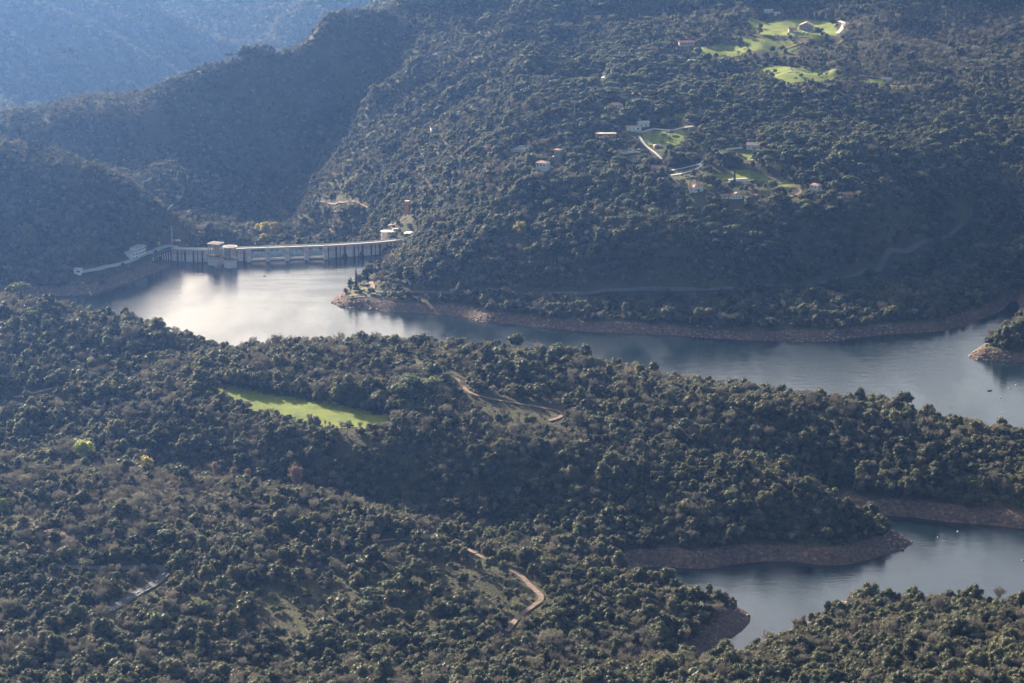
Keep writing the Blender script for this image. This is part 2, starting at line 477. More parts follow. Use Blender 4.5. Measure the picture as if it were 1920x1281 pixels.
M = {}
def foliage(name, dark, light, tint, rough=0.5, spec=0.45, trans=0.18):
    m, nt, b = new_mat(name)
    oi = nt.nodes.new('ShaderNodeObjectInfo')
    n = noise_tex(nt, 0.55, 3, obj_coord(nt))
    c = ramp(nt, n, [(0.32, dark), (0.68, light)])
    c = mixc(nt, ramp(nt, oi.outputs['Random'], [(0.0, (0, 0, 0)), (0.5, (.25, .25, .25)), (1.0, (1, 1, 1))]), c, mixc(nt, 0.6, c, tint))
    r2 = math_n(nt, 'FRACT', math_n(nt, 'MULTIPLY', oi.outputs['Random'], 7.31))
    hsv = nt.nodes.new('ShaderNodeHueSaturation')
    nt.links.new(c, hsv.inputs['Color'])
    nt.links.new(math_n(nt, 'ADD', math_n(nt, 'MULTIPLY', r2, 0.7), 0.65), hsv.inputs['Value'])
    c = hsv.outputs[0]
    nt.links.new(c, b.inputs['Base Color'])
    b.inputs['Roughness'].default_value = rough
    b.inputs['Specular IOR Level'].default_value = spec
    tr = nt.nodes.new('ShaderNodeBsdfTranslucent')
    # leaves let through a warmer, brighter light than they reflect
    nt.links.new(mixc(nt, 1.0, c, (1.25, 1.3, 1.0), 'MULTIPLY'), tr.inputs[0])
    mx = nt.nodes.new('ShaderNodeMixShader')
    mx.inputs[0].default_value = trans
    nt.links.new(b.outputs[0], mx.inputs[1])
    nt.links.new(tr.outputs[0], mx.inputs[2])
    nt.links.new(mx.outputs[0], nt.nodes['Material Output'].inputs[0])
    return m

M['oak'] = foliage('oak_leaves', (.050, .054, .028), (.122, .126, .068), (.155, .134, .074), rough=.6, spec=.3, trans=.34)
M['pine'] = foliage('pine_needles', (.056, .066, .038), (.118, .132, .074), (.13, .132, .072), rough=.6, spec=.28, trans=.34)
M['twig'] = foliage('bare_twigs', (.15, .132, .112), (.27, .24, .20), (.26, .21, .17), rough=.8, spec=.15, trans=.18)
M['redtwig'] = foliage('reddish_twigs', (.25, .17, .13), (.36, .26, .205), (.33, .235, .18), rough=.8, spec=.1, trans=.15)
M['yellow'] = foliage('yellow_green_leaves', (.20, .22, .045), (.38, .40, .10), (.38, .37, .09), trans=.4)
M['autumn'] = foliage('ochre_leaves', (.30, .24, .05), (.50, .41, .11), (.44, .32, .10), trans=.3)
M['cypress'] = foliage('cypress_leaves', (.012, .022, .014), (.028, .042, .024), (.02, .03, .02), spec=.2)
M['bark'] = simple_mat('bark', (.085, .068, .052), .9, .4, 2.0)
M['pbark'] = simple_mat('pine_bark', (.13, .085, .06), .9, .4, 2.0)

def terrain_mat():
    m, nt, b = new_mat('hillside_soil')
    p = position(nt)
    big = noise_tex(nt, 0.012, 5, p)
    mid = noise_tex(nt, 0.09, 5, p)
    fine = noise_tex(nt, 0.9, 4, p)
    base = ramp(nt, mid, [(0.30, (.045, .042, .024)), (0.48, (.075, .068, .038)), (0.60, (.085, .095, .034)), (0.75, (.14, .10, .066))])
    base = mixc(nt, ramp(nt, big, [(.4, (0, 0, 0)), (.65, (1, 1, 1))]), base, mixc(nt, 0.6, base, (.10, .085, .05)))
    base = mixc(nt, 0.35, base, ramp(nt, fine, [(0.35, (.02, .02, .012)), (.65, (.15, .13, .08))]))
    # exposed drawdown rim: pale red earth and rock
    at_ = nt.nodes.new('ShaderNodeAttribute'); at_.attribute_name = 'rim'
    rn = math_n(nt, 'ADD', at_.outputs['Fac'], math_n(nt, 'MULTIPLY', math_n(nt, 'SUBTRACT', mid, .5), 1.1))
    rimf = ramp(nt, rn, [(0.42, (0, 0, 0)), (0.58, (1, 1, 1))])
    vor = nt.nodes.new('ShaderNodeTexVoronoi'); vor.inputs['Scale'].default_value = .55
    nt.links.new(p, vor.inputs['Vector'])
    rock = ramp(nt, noise_tex(nt, .35, 6, p, .7), [(0.30, (.045, .028, .024)), (0.46, (.105, .068, .054)), (0.57, (.18, .125, .095)), (0.70, (.42, .33, .25))])
    rock = mixc(nt, 0.35, rock, ramp(nt, vor.outputs['Distance'], [(0.0, (.24, .18, .14)), (1.0, (.045, .03, .025))]))
    c = mixc(nt, rimf, base, rock)
    nt.links.new(c, b.inputs['Base Color'])
    b.inputs['Roughness'].default_value = .95
    b.inputs['Specular IOR Level'].default_value = .1
    bu = nt.nodes.new('ShaderNodeBump'); bu.inputs['Distance'].default_value = 1.2; bu.inputs['Strength'].default_value = .8
    nt.links.new(math_n(nt, 'ADD', noise_tex(nt, .5, 6, p, .7), math_n(nt, 'MULTIPLY', vor.outputs['Distance'], .5)), bu.inputs['Height'])
    nt.links.new(bu.outputs[0], b.inputs['Normal'])
    return m
M['ground'] = terrain_mat()

def grass_mat():
    m, nt, b = new_mat('meadow_grass')
    p = position(nt)
    c = ramp(nt, noise_tex(nt, .05, 6, p, .65), [(.3, (.06, .085, .010)), (.45, (.12, .16, .012)), (.58, (.20, .235, .018)), (.75, (.19, .17, .05))])
    c = mixc(nt, .4, c, ramp(nt, noise_tex(nt, .7, 4, p), [(.35, (.06, .07, .02)), (.6, (.19, .22, .05))]))
    nt.links.new(c, b.inputs['Base Color'])
    b.inputs['Roughness'].default_value = .9
    b.inputs['Specular IOR Level'].default_value = .15
    return m
M['grass'] = grass_mat()
M['dry_grass'] = simple_mat('dry_grass', (.17, .16, .07), .95, scale=.25, col2=(.09, .075, .035))
M['dirt'] = simple_mat('pale_earth', (.31, .21, .15), .95, scale=.3, col2=(.14, .09, .06))
M['asphalt'] = simple_mat('asphalt', (.13, .125, .125), .85, scale=.3, col2=(.09, .09, .09))
M['paint'] = simple_mat('road_paint', (.75, .75, .74), .7, .1)
M['concrete'] = simple_mat('concrete', (.42, .40, .37), .85, scale=.6, col2=(.28, .265, .25))
M['deck'] = simple_mat('pale_concrete', (.55, .52, .46), .8, scale=.5, col2=(.42, .39, .34))
M['dark_conc'] = simple_mat('dark_concrete', (.075, .072, .08), .7, scale=.5, col2=(.045, .043, .05))  # darker concrete tone for ribs, pipes, wing parapet and galleries
M['white'] = simple_mat('white_render', (.78, .76, .72), .8, .12, 1.2)
M['pinkwall'] = simple_mat('pink_render', (.50, .40, .37), .85, .2, .8)
M['stonewall'] = simple_mat('rubble_stone', (.36, .32, .28), .9, .4, 1.5)
M['brick'] = simple_mat('orange_brick', (.50, .24, .12), .85, .3, 1.0)
M['window'] = simple_mat('window_glass', (.03, .035, .045), .2, .2, 1.0, spec=.5)
M['yellow_paint'] = simple_mat('yellow_paint', (.75, .72, .05), .5, .1, 2.0)
M['steel'] = simple_mat('galvanised_steel', (.50, .52, .54), .5, .2, 2.0, spec=.5)
M['orange'] = simple_mat('orange_paint', (.75, .25, .06), .6, .1, 1.0)
M['darkmetal'] = simple_mat('dark_metal', (.06, .06, .07), .6, .2, 1.0)
M['beige_wall'] = simple_mat('beige_render', (.50, .44, .36), .85, .2, .8)

def tile_mat(name, a, bcol):
    m, nt, b = new_mat(name)
    w = nt.nodes.new('ShaderNodeTexWave'); w.inputs['Scale'].default_value = 1.6; w.inputs['Distortion'].default_value = 1.5
    nt.links.new(obj_coord(nt), w.inputs['Vector'])
    n = noise_tex(nt, .9, 4, obj_coord(nt))
    c = mixc(nt, .35, ramp(nt, n, [(.3, a), (.7, bcol)]), ramp(nt, w.outputs['Fac'], [(0, a), (1, bcol)]))
    nt.links.new(c, b.inputs['Base Color'])
    b.inputs['Roughness'].default_value = .8
    return m
M['tiles'] = tile_mat('clay_roof_tiles', (.24, .11, .07), (.50, .27, .18))
M['palertiles'] = tile_mat('pale_roof_tiles', (.34, .24, .20), (.56, .42, .35))

def dam_face_mat():
    m, nt, b = new_mat('weathered_dam_concrete')
    p = position(nt)
    sx = nt.nodes.new('ShaderNodeSeparateXYZ'); nt.links.new(p, sx.inputs[0])
    z = sx.outputs[2]
    tide = ramp(nt, math_n(nt, 'DIVIDE', z, 14.0), [(0.0, (.12, .11, .11)), (0.06, (.70, .64, .60)), (0.5, (.78, .70, .65)), (.56, (.60, .48, .43)), (0.8, (.64, .50, .44)), (1.0, (.54, .45, .40))])
    mp = nt.nodes.new('ShaderNodeMapping'); nt.links.new(p, mp.inputs[0]); mp.inputs['Scale'].default_value = (.9, .9, .08)
    st = noise_tex(nt, 1.0, 4, mp.outputs[0])
    c = mixc(nt, ramp(nt, st, [(.3, (1, 1, 1)), (.5, (0, 0, 0))]), tide, mixc(nt, .45, tide, (.12, .10, .10)))
    lines = nt.nodes.new('ShaderNodeTexWave'); lines.bands_direction = 'Z'; lines.inputs['Scale'].default_value = .16
    nt.links.new(p, lines.inputs['Vector'])
    c = mixc(nt, ramp(nt, lines.outputs['Fac'], [(.0, (.5, .5, .5)), (.06, (0, 0, 0))]), c, (.14, .12, .12))
    nt.links.new(c, b.inputs['Base Color'])
    b.inputs['Roughness'].default_value = .9
    return m
M['damface'] = dam_face_mat()

def gate_mat():
    m, nt, b = new_mat('streaked_gate_paint')
    p = position(nt)
    mp = nt.nodes.new('ShaderNodeMapping'); nt.links.new(p, mp.inputs[0]); mp.inputs['Scale'].default_value = (1.2, 1.2, .25)
    n = noise_tex(nt, 1.0, 5, mp.outputs[0], .7)
    c = ramp(nt, n, [(.35, (.26, .29, .33)), (.52, (.45, .48, .50)), (.66, (.85, .85, .83))])
    nt.links.new(c, b.inputs['Base Color'])
    b.inputs['Roughness'].default_value = .6
    return m
M['gate'] = gate_mat()

def water_mat():
    m, nt, b = new_mat('reservoir_water')
    p = position(nt)
    b.inputs['Base Color'].default_value = (.008, .016, .021, 1)
    b.inputs['IOR'].default_value = 1.55
    b.inputs['Specular IOR Level'].default_value = .5
    # wind ruffled sheets and calmer streaks
    mp = nt.nodes.new('ShaderNodeMapping'); nt.links.new(p, mp.inputs[0])
    mp.inputs['Rotation'].default_value = (0, 0, math.radians(25)); mp.inputs['Scale'].default_value = (1, .35, 1)
    s = noise_tex(nt, .018, 4, mp.outputs[0], .6)
    r = ramp(nt, s, [(.42, (.09, .09, .09)), (.58, (.23, .23, .23))])
    nt.links.new(r, b.inputs['Roughness'])
    # glint streaks off the promontory, put in as patches of raised reflectivity
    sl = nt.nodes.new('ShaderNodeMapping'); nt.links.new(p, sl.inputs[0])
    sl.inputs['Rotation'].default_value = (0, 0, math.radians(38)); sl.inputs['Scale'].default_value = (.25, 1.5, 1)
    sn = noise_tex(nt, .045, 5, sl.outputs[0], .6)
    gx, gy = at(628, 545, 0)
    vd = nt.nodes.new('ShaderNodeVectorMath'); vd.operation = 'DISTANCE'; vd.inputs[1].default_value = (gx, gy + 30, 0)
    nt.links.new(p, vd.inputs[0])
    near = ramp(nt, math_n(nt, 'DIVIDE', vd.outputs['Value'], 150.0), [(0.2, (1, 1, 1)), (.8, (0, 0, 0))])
    glint = math_n(nt, 'MULTIPLY', near, ramp(nt, sn, [(.47, (0, 0, 0)), (.54, (1, 1, 1))]))
    nt.links.new(math_n(nt, 'ADD', math_n(nt, 'MULTIPLY', glint, 1.6), 1.8), b.inputs['IOR'])
    w = nt.nodes.new('ShaderNodeMapping'); nt.links.new(p, w.inputs[0])
    w.inputs['Rotation'].default_value = (0, 0, math.radians(-18)); w.inputs['Scale'].default_value = (.45, 1, 1)
    h = math_n(nt, 'ADD', noise_tex(nt, .55, 3, w.outputs[0], .6), math_n(nt, 'MULTIPLY', noise_tex(nt, .12, 2, w.outputs[0]), 1.2))
    bu = nt.nodes.new('ShaderNodeBump'); bu.inputs['Distance'].default_value = .15; bu.inputs['Strength'].default_value = .7
    nt.links.new(h, bu.inputs['Height'])
    nt.links.new(bu.outputs[0], b.inputs['Normal'])
    return m
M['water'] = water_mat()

# ------------------------------------------------------------------ scene object helpers
def tag(o, label=None, cat=None, group=None, kind=None):
    if label: o['label'] = label
    if cat: o['category'] = cat
    if group: o['group'] = group
    if kind: o['kind'] = kind
    return o

def raw_mesh(name, V, F, mat, uniform=None):
    """fast mesh from arrays; F is (n, k) faces or a list of such arrays"""
    me = D.meshes.new(name)
    Fs = [f for f in (F if isinstance(F, list) else [F]) if len(f)]
    V = np.asarray(V, np.float32)
    me.vertices.add(len(V)); me.vertices.foreach_set('co', V.ravel())
    li = np.concatenate([f.ravel() for f in Fs]).astype(np.int32)
    st, c = [], 0
    for f in Fs:
        st.append(np.arange(len(f)) * f.shape[1] + c)
        c += f.size
    me.loops.add(len(li)); me.loops.foreach_set('vertex_index', li)
    st = np.concatenate(st).astype(np.int32)
    me.polygons.add(len(st)); me.polygons.foreach_set('loop_start', st)
    me.update(calc_edges=True)
    if mat: me.materials.append(mat)
    return me

def link(name, me, parent=None, loc=None, rz=0.0):
    o = D.objects.new(name, me)
    COL.objects.link(o)
    if parent is not None: o.parent = parent
    if loc is not None: o.location = loc
    if rz: o.rotation_euler = (0, 0, rz)
    return o

def empty(name, loc, rz=0.0, label=None, cat=None, group=None):
    o = D.objects.new(name, None)
    COL.objects.link(o)
    o.location = loc
    o.rotation_euler = (0, 0, rz)
    o.empty_display_size = 1.0
    return tag(o, label, cat, group)

class MB:
    """collects shapes in one mesh"""
    def __init__(s):
        s.v, s.f = [], []
    def add(s, vs, fs):
        k = len(s.v)
        s.v += [tuple(v) for v in vs]
        s.f += [tuple(i + k for i in f) for f in fs]
        return s
    def box(s, x0, x1, y0, y1, z0, z1):
        return s.add([(x0, y0, z0), (x1, y0, z0), (x1, y1, z0), (x0, y1, z0), (x0, y0, z1), (x1, y0, z1), (x1, y1, z1), (x0, y1, z1)],
                     [(0, 3, 2, 1), (4, 5, 6, 7), (0, 1, 5, 4), (1, 2, 6, 5), (2, 3, 7, 6), (3, 0, 4, 7)])
    def obox(s, c, u, L, W, z0, z1):
        """box centred at c in plan, length L along unit vector u"""
        ux, uy = u; nx, ny = -uy, ux
        q = [(c[0] + a * ux * L / 2 + b * nx * W / 2, c[1] + a * uy * L / 2 + b * ny * W / 2) for a, b in ((-1, -1), (1, -1), (1, 1), (-1, 1))]
        return s.add([(x, y, z0) for x, y in q] + [(x, y, z1) for x, y in q],
                     [(0, 3, 2, 1), (4, 5, 6, 7), (0, 1, 5, 4), (1, 2, 6, 5), (2, 3, 7, 6), (3, 0, 4, 7)])
    def cyl(s, cx, cy, z0, z1, r0, r1=None, n=16, cap=True):
        r1 = r0 if r1 is None else r1
        vs = [(cx + r0 * math.cos(2 * math.pi * i / n), cy + r0 * math.sin(2 * math.pi * i / n), z0) for i in range(n)]
        vs += [(cx + r1 * math.cos(2 * math.pi * i / n), cy + r1 * math.sin(2 * math.pi * i / n), z1) for i in range(n)]
        fs = [(i, (i + 1) % n, n + (i + 1) % n, n + i) for i in range(n)]
        if cap: fs += [tuple(range(n))[::-1], tuple(range(n, 2 * n))]
        return s.add(vs, fs)
    def bar(s, a, b, r, r1=None, n=5):
        a, b = Vector(a), Vector(b)
        r1 = r if r1 is None else r1
        d = (b - a).normalized()
        u = d.orthogonal().normalized(); w = d.cross(u)
        vs = []
        for p, q in ((a, r), (b, r1)):
            vs += [tuple(p + u * q * math.cos(2 * math.pi * i / n) + w * q * math.sin(2 * math.pi * i / n)) for i in range(n)]
        fs = [(i, (i + 1) % n, n + (i + 1) % n, n + i) for i in range(n)] + [tuple(range(n))[::-1], tuple(range(n, 2 * n))]
        return s.add(vs, fs)
    def prism(s, prof, x0, x1):
        """profile (y, z) extruded along x"""
        n = len(prof)
        vs = [(x0, y, z) for y, z in prof] + [(x1, y, z) for y, z in prof]
        fs = [(i, (i + 1) % n, n + (i + 1) % n, n + i) for i in range(n)] + [tuple(range(n))[::-1], tuple(range(n, 2 * n))]
        return s.add(vs, fs)
    def mesh(s, name, mat):
        me = D.meshes.new(name)
        me.from_pydata(s.v, [], s.f)
        me.update()
        import bmesh as _b
        bm = _b.new(); bm.from_mesh(me); _b.ops.recalc_face_normals(bm, faces=bm.faces); bm.to_mesh(me); bm.free()
        me.materials.append(mat)
        return me
    def build(s, name, mat, parent=None, loc=None, rz=0.0):
        return link(name, s.mesh(name, mat), parent, loc, rz)

# ------------------------------------------------------------------ ground, water, air
ny_, nx_ = _X.shape
_idx = np.arange(nx_ * ny_).reshape(ny_, nx_)
_F = np.stack([_idx[:-1, :-1], _idx[:-1, 1:], _idx[1:, 1:], _idx[1:, :-1]], -1).reshape(-1, 4)
ter = raw_mesh('hillside_terrain', np.stack([_X, _Y, GH], -1).reshape(-1, 3), _F, M['ground'])
rim = 1 - sstep(np.where(_Y > 1750, 8, 11), np.where(_Y > 1750, 14, 19), G_DB + 3.5 * fbm(_X, _Y, 30, 8, 3))
rim[G_DOWN] = 0
rim[G_WAT] = 1
_a = ter.attributes.new('rim', 'FLOAT', 'POINT')
_a.data.foreach_set('value', rim.ravel().astype(np.float32))
ter.polygons.foreach_set('use_smooth', np.ones(len(_F), bool))
tag(link('hills', ter), 'wooded hills and bare shore around the reservoir', None, None, 'structure')

_far = [at(250, 478, 0), at(318, 490, 0)] + [(x, y + 3) for x, y in dam_xy[1:]] + [at(860, 480, 0), at(1100, 520, 0), at(1400, 540, 0), at(1700, 540, 0), at(1890, 520, 0), at(1990, 520, 0)]
_wp = [(-3500, 2300), at(-300, 480, 0)] + _far + [(3500, 2250), (3500, 1150), (-3500, 1150)]
wm = MB(); wm.add([(x, y, 0) for x, y in _wp][::-1], [tuple(range(len(_wp)))])
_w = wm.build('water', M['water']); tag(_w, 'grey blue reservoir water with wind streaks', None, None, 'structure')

def haze():
    m = D.materials.new('haze_air'); m.use_nodes = True
    nt = m.node_tree; nt.nodes.clear()
    o = nt.nodes.new('ShaderNodeOutputMaterial')
    v = nt.nodes.new('ShaderNodeVolumePrincipled')
    v.inputs['Color'].default_value = (.20, .41, 1.0, 1)
    v.inputs['Absorption Color'].default_value = (1, 1, 1, 1)
    v.inputs['Density'].default_value = HAZE_DENS
    v.inputs['Anisotropy'].default_value = .84
    nt.links.new(v.outputs[0], o.inputs['Volume'])
    z0 = float(GH.min()) - 1
    b = MB().box(-7060, 7060, -120, 10060, z0, CAM_H + 40)
    tag(b.build('haze', m), 'thin blue haze filling the valley air', None, None, 'stuff')
HAZE_DENS = 0.000068
haze()

# ------------------------------------------------------------------ tree models
def ico(sub):
    import bmesh
    bm = bmesh.new()
    bmesh.ops.create_icosphere(bm, subdivisions=sub, radius=1)
    V = np.array([v.co[:] for v in bm.verts]); F = np.array([[v.index for v in f.verts] for f in bm.faces])
    bm.free()
    return V, F
ICO2 = ico(2)

def leaf_quads(C, N, size, rng, flat=0.95):
    """quads centred at C, roughly facing N"""
    n = len(C)
    t = N + rng.normal(0, flat, (n, 3)); t /= np.linalg.norm(t, axis=1)[:, None]
    u = np.cross(t, rng.normal(0, 1, (n, 3))); u /= np.linalg.norm(u, axis=1)[:, None]
    w = np.cross(t, u)
    s = size * rng.uniform(.6, 1.3, (n, 1))
    V = np.stack([C - u * s - w * s * .7, C + u * s - w * s * .7, C + u * s * .8 + w * s * .7, C - u * s * .8 + w * s * .7], 1).reshape(-1, 3)
    return V, np.arange(4 * n).reshape(n, 4)

def crown_mesh(name, lobes, mat, seed, leaf=.19, per=150, rough=.07, core=.80):
    """lobes: (x, y, z, r, squash)"""
    rng = np.random.default_rng(seed)
    Vs, T, Q, k = [], [], [], 0
    for (x, y, z, r, q) in lobes:
        V, F = ICO2
        d = 1 + rng.normal(0, rough, (len(V), 1))
        P = V * d * r * core * np.array([1, 1, q]) + (x, y, z)
        Vs.append(P); T.append(F + k); k += len(P)
        n = rng.normal(0, 1, (per, 3)); n /= np.linalg.norm(n, axis=1)[:, None]
        n = n[n[:, 2] > -.75]
        c = n * r * np.array([1, 1, q]) * rng.uniform(.8, 1.16, (len(n), 1)) + (x, y, z)
        lv, lf = leaf_quads(c, n, leaf, rng)
        Vs.append(lv); Q.append(lf + k); k += len(lv)
    return raw_mesh(name, np.concatenate(Vs), [np.concatenate(T), np.concatenate(Q)], mat)

def oak_crown(seed, mat=None, w=1.0, h=1.0):
    rng = random.Random(seed)
    lobes = [(0, 0, 4.4 * h, 2.35 * w, 1.0)]
    n = rng.randint(7, 10)
    for i in range(n):
        a = i * 2.4 + rng.uniform(-.4, .4)
        t = (i + .5) / n
        z = 2.6 + 4.0 * t ** .9
        rr = 2.55 * math.sqrt(max(.06, 1 - (max(t, .22) - .22) ** 2 * 1.5)) * rng.uniform(.72, 1.12)
        lobes.append((rr * math.cos(a) * w, rr * math.sin(a) * w, z * h, rng.uniform(1.1, 1.75) * (1.1 - .25 * t), rng.uniform(.8, 1.05)))
    return crown_mesh('oak_crown', lobes, mat or M['oak'], seed)

def pine_crown(seed, wide=True):
    rng = random.Random(seed)
    lobes = []
    if wide:
        for i in range(13):
            a = i * 2.4; r = 3.3 * math.sqrt((i + .3) / 13)
            lobes.append((r * math.cos(a), r * math.sin(a), 8.9 - .075 * r * r + rng.uniform(-.2, .3), rng.uniform(1.0, 1.4), .6))
    else:
        for i in range(12):
            a = i * 2.4; t = i / 12; r = 2.4 * math.sin(math.pi * (.25 + .7 * t)) * rng.uniform(.8, 1.1)
            lobes.append((r * math.cos(a), r * math.sin(a), 6.3 + 3.0 * t, rng.uniform(.95, 1.4), .8))
    return crown_mesh('pine_crown', lobes, M['pine'], seed, leaf=.30, per=60)

def cone_crown(seed, mat, h=8.0, r=1.3, z0=1.0, n=16, p=.6):
    rng = random.Random(seed)
    lobes = []
    for i in range(n):
        t = i / (n - 1)
        rr = r * (1 - t) ** p * (.5 + .5 * min(1, t * 5 + .3))
        a = i * 2.4
        lobes.append((rr * .45 * math.cos(a), rr * .45 * math.sin(a), z0 + h * t, max(.28, rr * rng.uniform(.7, .95)), 1.15))
    return crown_mesh('slim_crown', lobes, mat, seed, leaf=.2, per=50)

def bark_trunk(h, r, seed, mat, forks=3):
    rng = random.Random(seed)
    b = MB()
    top = (rng.uniform(-.3, .3), rng.uniform(-.3, .3), h)
    b.bar((0, 0, -.9), (top[0] * .5, top[1] * .5, h * .5), r, r * .8, 6)
    b.bar((top[0] * .5, top[1] * .5, h * .5), top, r * .8, r * .5, 6)
    for i in range(forks):
        a = i * 2.1 + rng.uniform(0, 1)
        b.bar(top, (top[0] + 1.3 * math.cos(a), top[1] + 1.3 * math.sin(a), h + 1.5), r * .45, r * .2, 4)
    return b.mesh('trunk', mat)

def twig_crown(seed, mat, spread=1.0, height=8.5, n_main=7, upright=.55, base=2.2, dens=1.0):
    """leafless crown: limbs, branches and a mist of fine twigs"""
    rng = np.random.default_rng(seed)
    rr = random.Random(seed)
    b = MB()
    tips = []
    H = height
    b.bar((0, 0, base - .2), (0.2, 0.1, H * .62), .13, .06, 4)
    limbs = []
    for i in range(n_main):
        a = i * 2.4 + rr.uniform(-.3, .3)
        z0 = base + (H * .6 - base) * i / n_main
        L = (H - z0) * rr.uniform(.5, .72)
        out = (1 - upright) * rr.uniform(.8, 1.25) * spread
        e = (math.cos(a) * L * out * 1.35, math.sin(a) * L * out * 1.35, min(z0 + L * (upright + .35), H - .3))
        b.bar((0.1, 0.05, z0), e, .09, .04, 4)
        limbs.append(((0.1, 0.05, z0), e))
    for (s, e) in limbs:
        s, e = Vector(s), Vector(e)
        for k in range(5):
            t = .3 + .7 * (k + rr.random()) / 5
            p = s.lerp(e, t)
            d = Vector((rr.gauss(0, .6) * spread, rr.gauss(0, .6) * spread, rr.uniform(.2, 1.0))).normalized()
            q = p + d * rr.uniform(.9, 1.9)
            b.bar(p, q, .045, .02, 3)
            tips.append((p, q))
        tips.append((s.lerp(e, .6), e))
    V = np.array(b.v); 
    F3 = [f for f in b.f if len(f) == 3]; F4 = [f for f in b.f if len(f) == 4]
    n = int(30 * dens)
    P0, P1 = [], []
    for (p, q) in tips:
        for k in range(n):
            c = p.lerp(q, rr.uniform(.15, 1.05))
            d = Vector((rr.gauss(0, .75), rr.gauss(0, .75), rr.gauss(.35, .6))).normalized() * rr.uniform(.5, 1.25)
            P0.append(c); P1.append(c + d)
    P0 = np.array(P0); P1 = np.array(P1)
    dirs = P1 - P0
    side = np.cross(dirs, rng.normal(0, 1, dirs.shape)); side /= np.linalg.norm(side, axis=1)[:, None]
    w = .042
    TV = np.stack([P0 - side * w, P0 + side * w, P1], 1).reshape(-1, 3)
    TF = np.arange(len(TV)).reshape(-1, 3) + len(V)
    Fs = [np.array(F3).reshape(-1, 3).astype(int), TF] if F3 else [TF]
    return raw_mesh('bare_crown', np.concatenate([V, TV]), [np.concatenate(Fs), np.array(F4)], mat)

OAK = [oak_crown(s, w=a, h=b_) for s, a, b_ in ((1, 1, 1), (2, 1.1, .92), (3, .9, 1.12), (4, 1.15, .86), (5, 1, 1.05), (6, .85, .95), (7, 1.05, 1.15), (8, .62, 1.3), (9, 1.25, .7), (10, .75, 1.15))]
PINE = [pine_crown(11, True), pine_crown(12, True), pine_crown(13, False), pine_crown(14, False)]
BARE = [twig_crown(21, M['twig']), twig_crown(22, M['twig'], 1.15, 8, 8, .5), twig_crown(23, M['twig'], .8, 9.5, 7, .68), twig_crown(24, M['twig'], 1.0, 9, 8, .6)]
OAK_T = [bark_trunk(3.4, .22, s, M['bark']) for s in (1, 2)]
PINE_T = [bark_trunk(8.4, .24, 3, M['pbark'], 4), bark_trunk(6.8, .22, 4, M['pbark'], 3)]
BARE_T = [bark_trunk(2.5, .17, 5, M['bark'], 0)]

# ------------------------------------------------------------------ where things stand (survey of the photograph)
# fields: name, outline in pixels, label
FIELDS = [
 ([(385, 722), (440, 730), (500, 737), (560, 750), (640, 764), (722, 779), (738, 790), (728, 806), (690, 810), (640, 806), (560, 792), (480, 776), (440, 758), (400, 738)],
  'long bright green meadow on the near ridge striped with tree shadows'),
 ([(1400, 42), (1440, 38), (1500, 38), (1545, 39), (1568, 46), (1572, 62), (1555, 72), (1530, 76), (1500, 70), (1440, 68), (1412, 60)], 'pale green field around the big stone farmhouse'),
 ([(1312, 92), (1350, 82), (1392, 88), (1404, 98), (1385, 106), (1350, 107), (1312, 106)], 'green field left of the farm fields at the top'),
 ([(1385, 72), (1430, 74), (1470, 76), (1500, 84), (1496, 96), (1460, 102), (1410, 96)], 'green terraces below the stone farmhouse'),
 ([(1408, 126), (1460, 122), (1520, 130), (1510, 138), (1460, 141), (1425, 136)], 'upper narrow strip of the bright green double field'),
 ([(1438, 143), (1500, 141), (1535, 130), (1580, 136), (1572, 147), (1530, 154), (1470, 158)], 'lower wide strip of the bright green double field'),
 ([(1600, 148), (1650, 150), (1700, 158), (1690, 163), (1640, 160), (1605, 154)], 'thin green strip beside the lane right of the double field'),
 ([(1195, 246), (1235, 248), (1275, 243), (1290, 252), (1275, 272), (1235, 284), (1212, 268)], 'bright green lawn under tall pines in the village'),
 ([(1395, 286), (1420, 296), (1408, 304), (1385, 294)], 'small green lawn below the white house on the slope'),
 ([(1255, 212), (1290, 214), (1288, 222), (1258, 222)], 'little green lawn behind the village lane'),
 ([(1420, 322), (1480, 338), (1510, 352), (1500, 358), (1440, 346), (1400, 338), (1340, 336), (1330, 326), (1370, 322)], 'grassy terraces above the white gabled houses'),
 ([(652, 546), (668, 540), (700, 542), (705, 550), (690, 558), (660, 560), (648, 553)], 'short dry lawn on the tip of the promontory'),
]
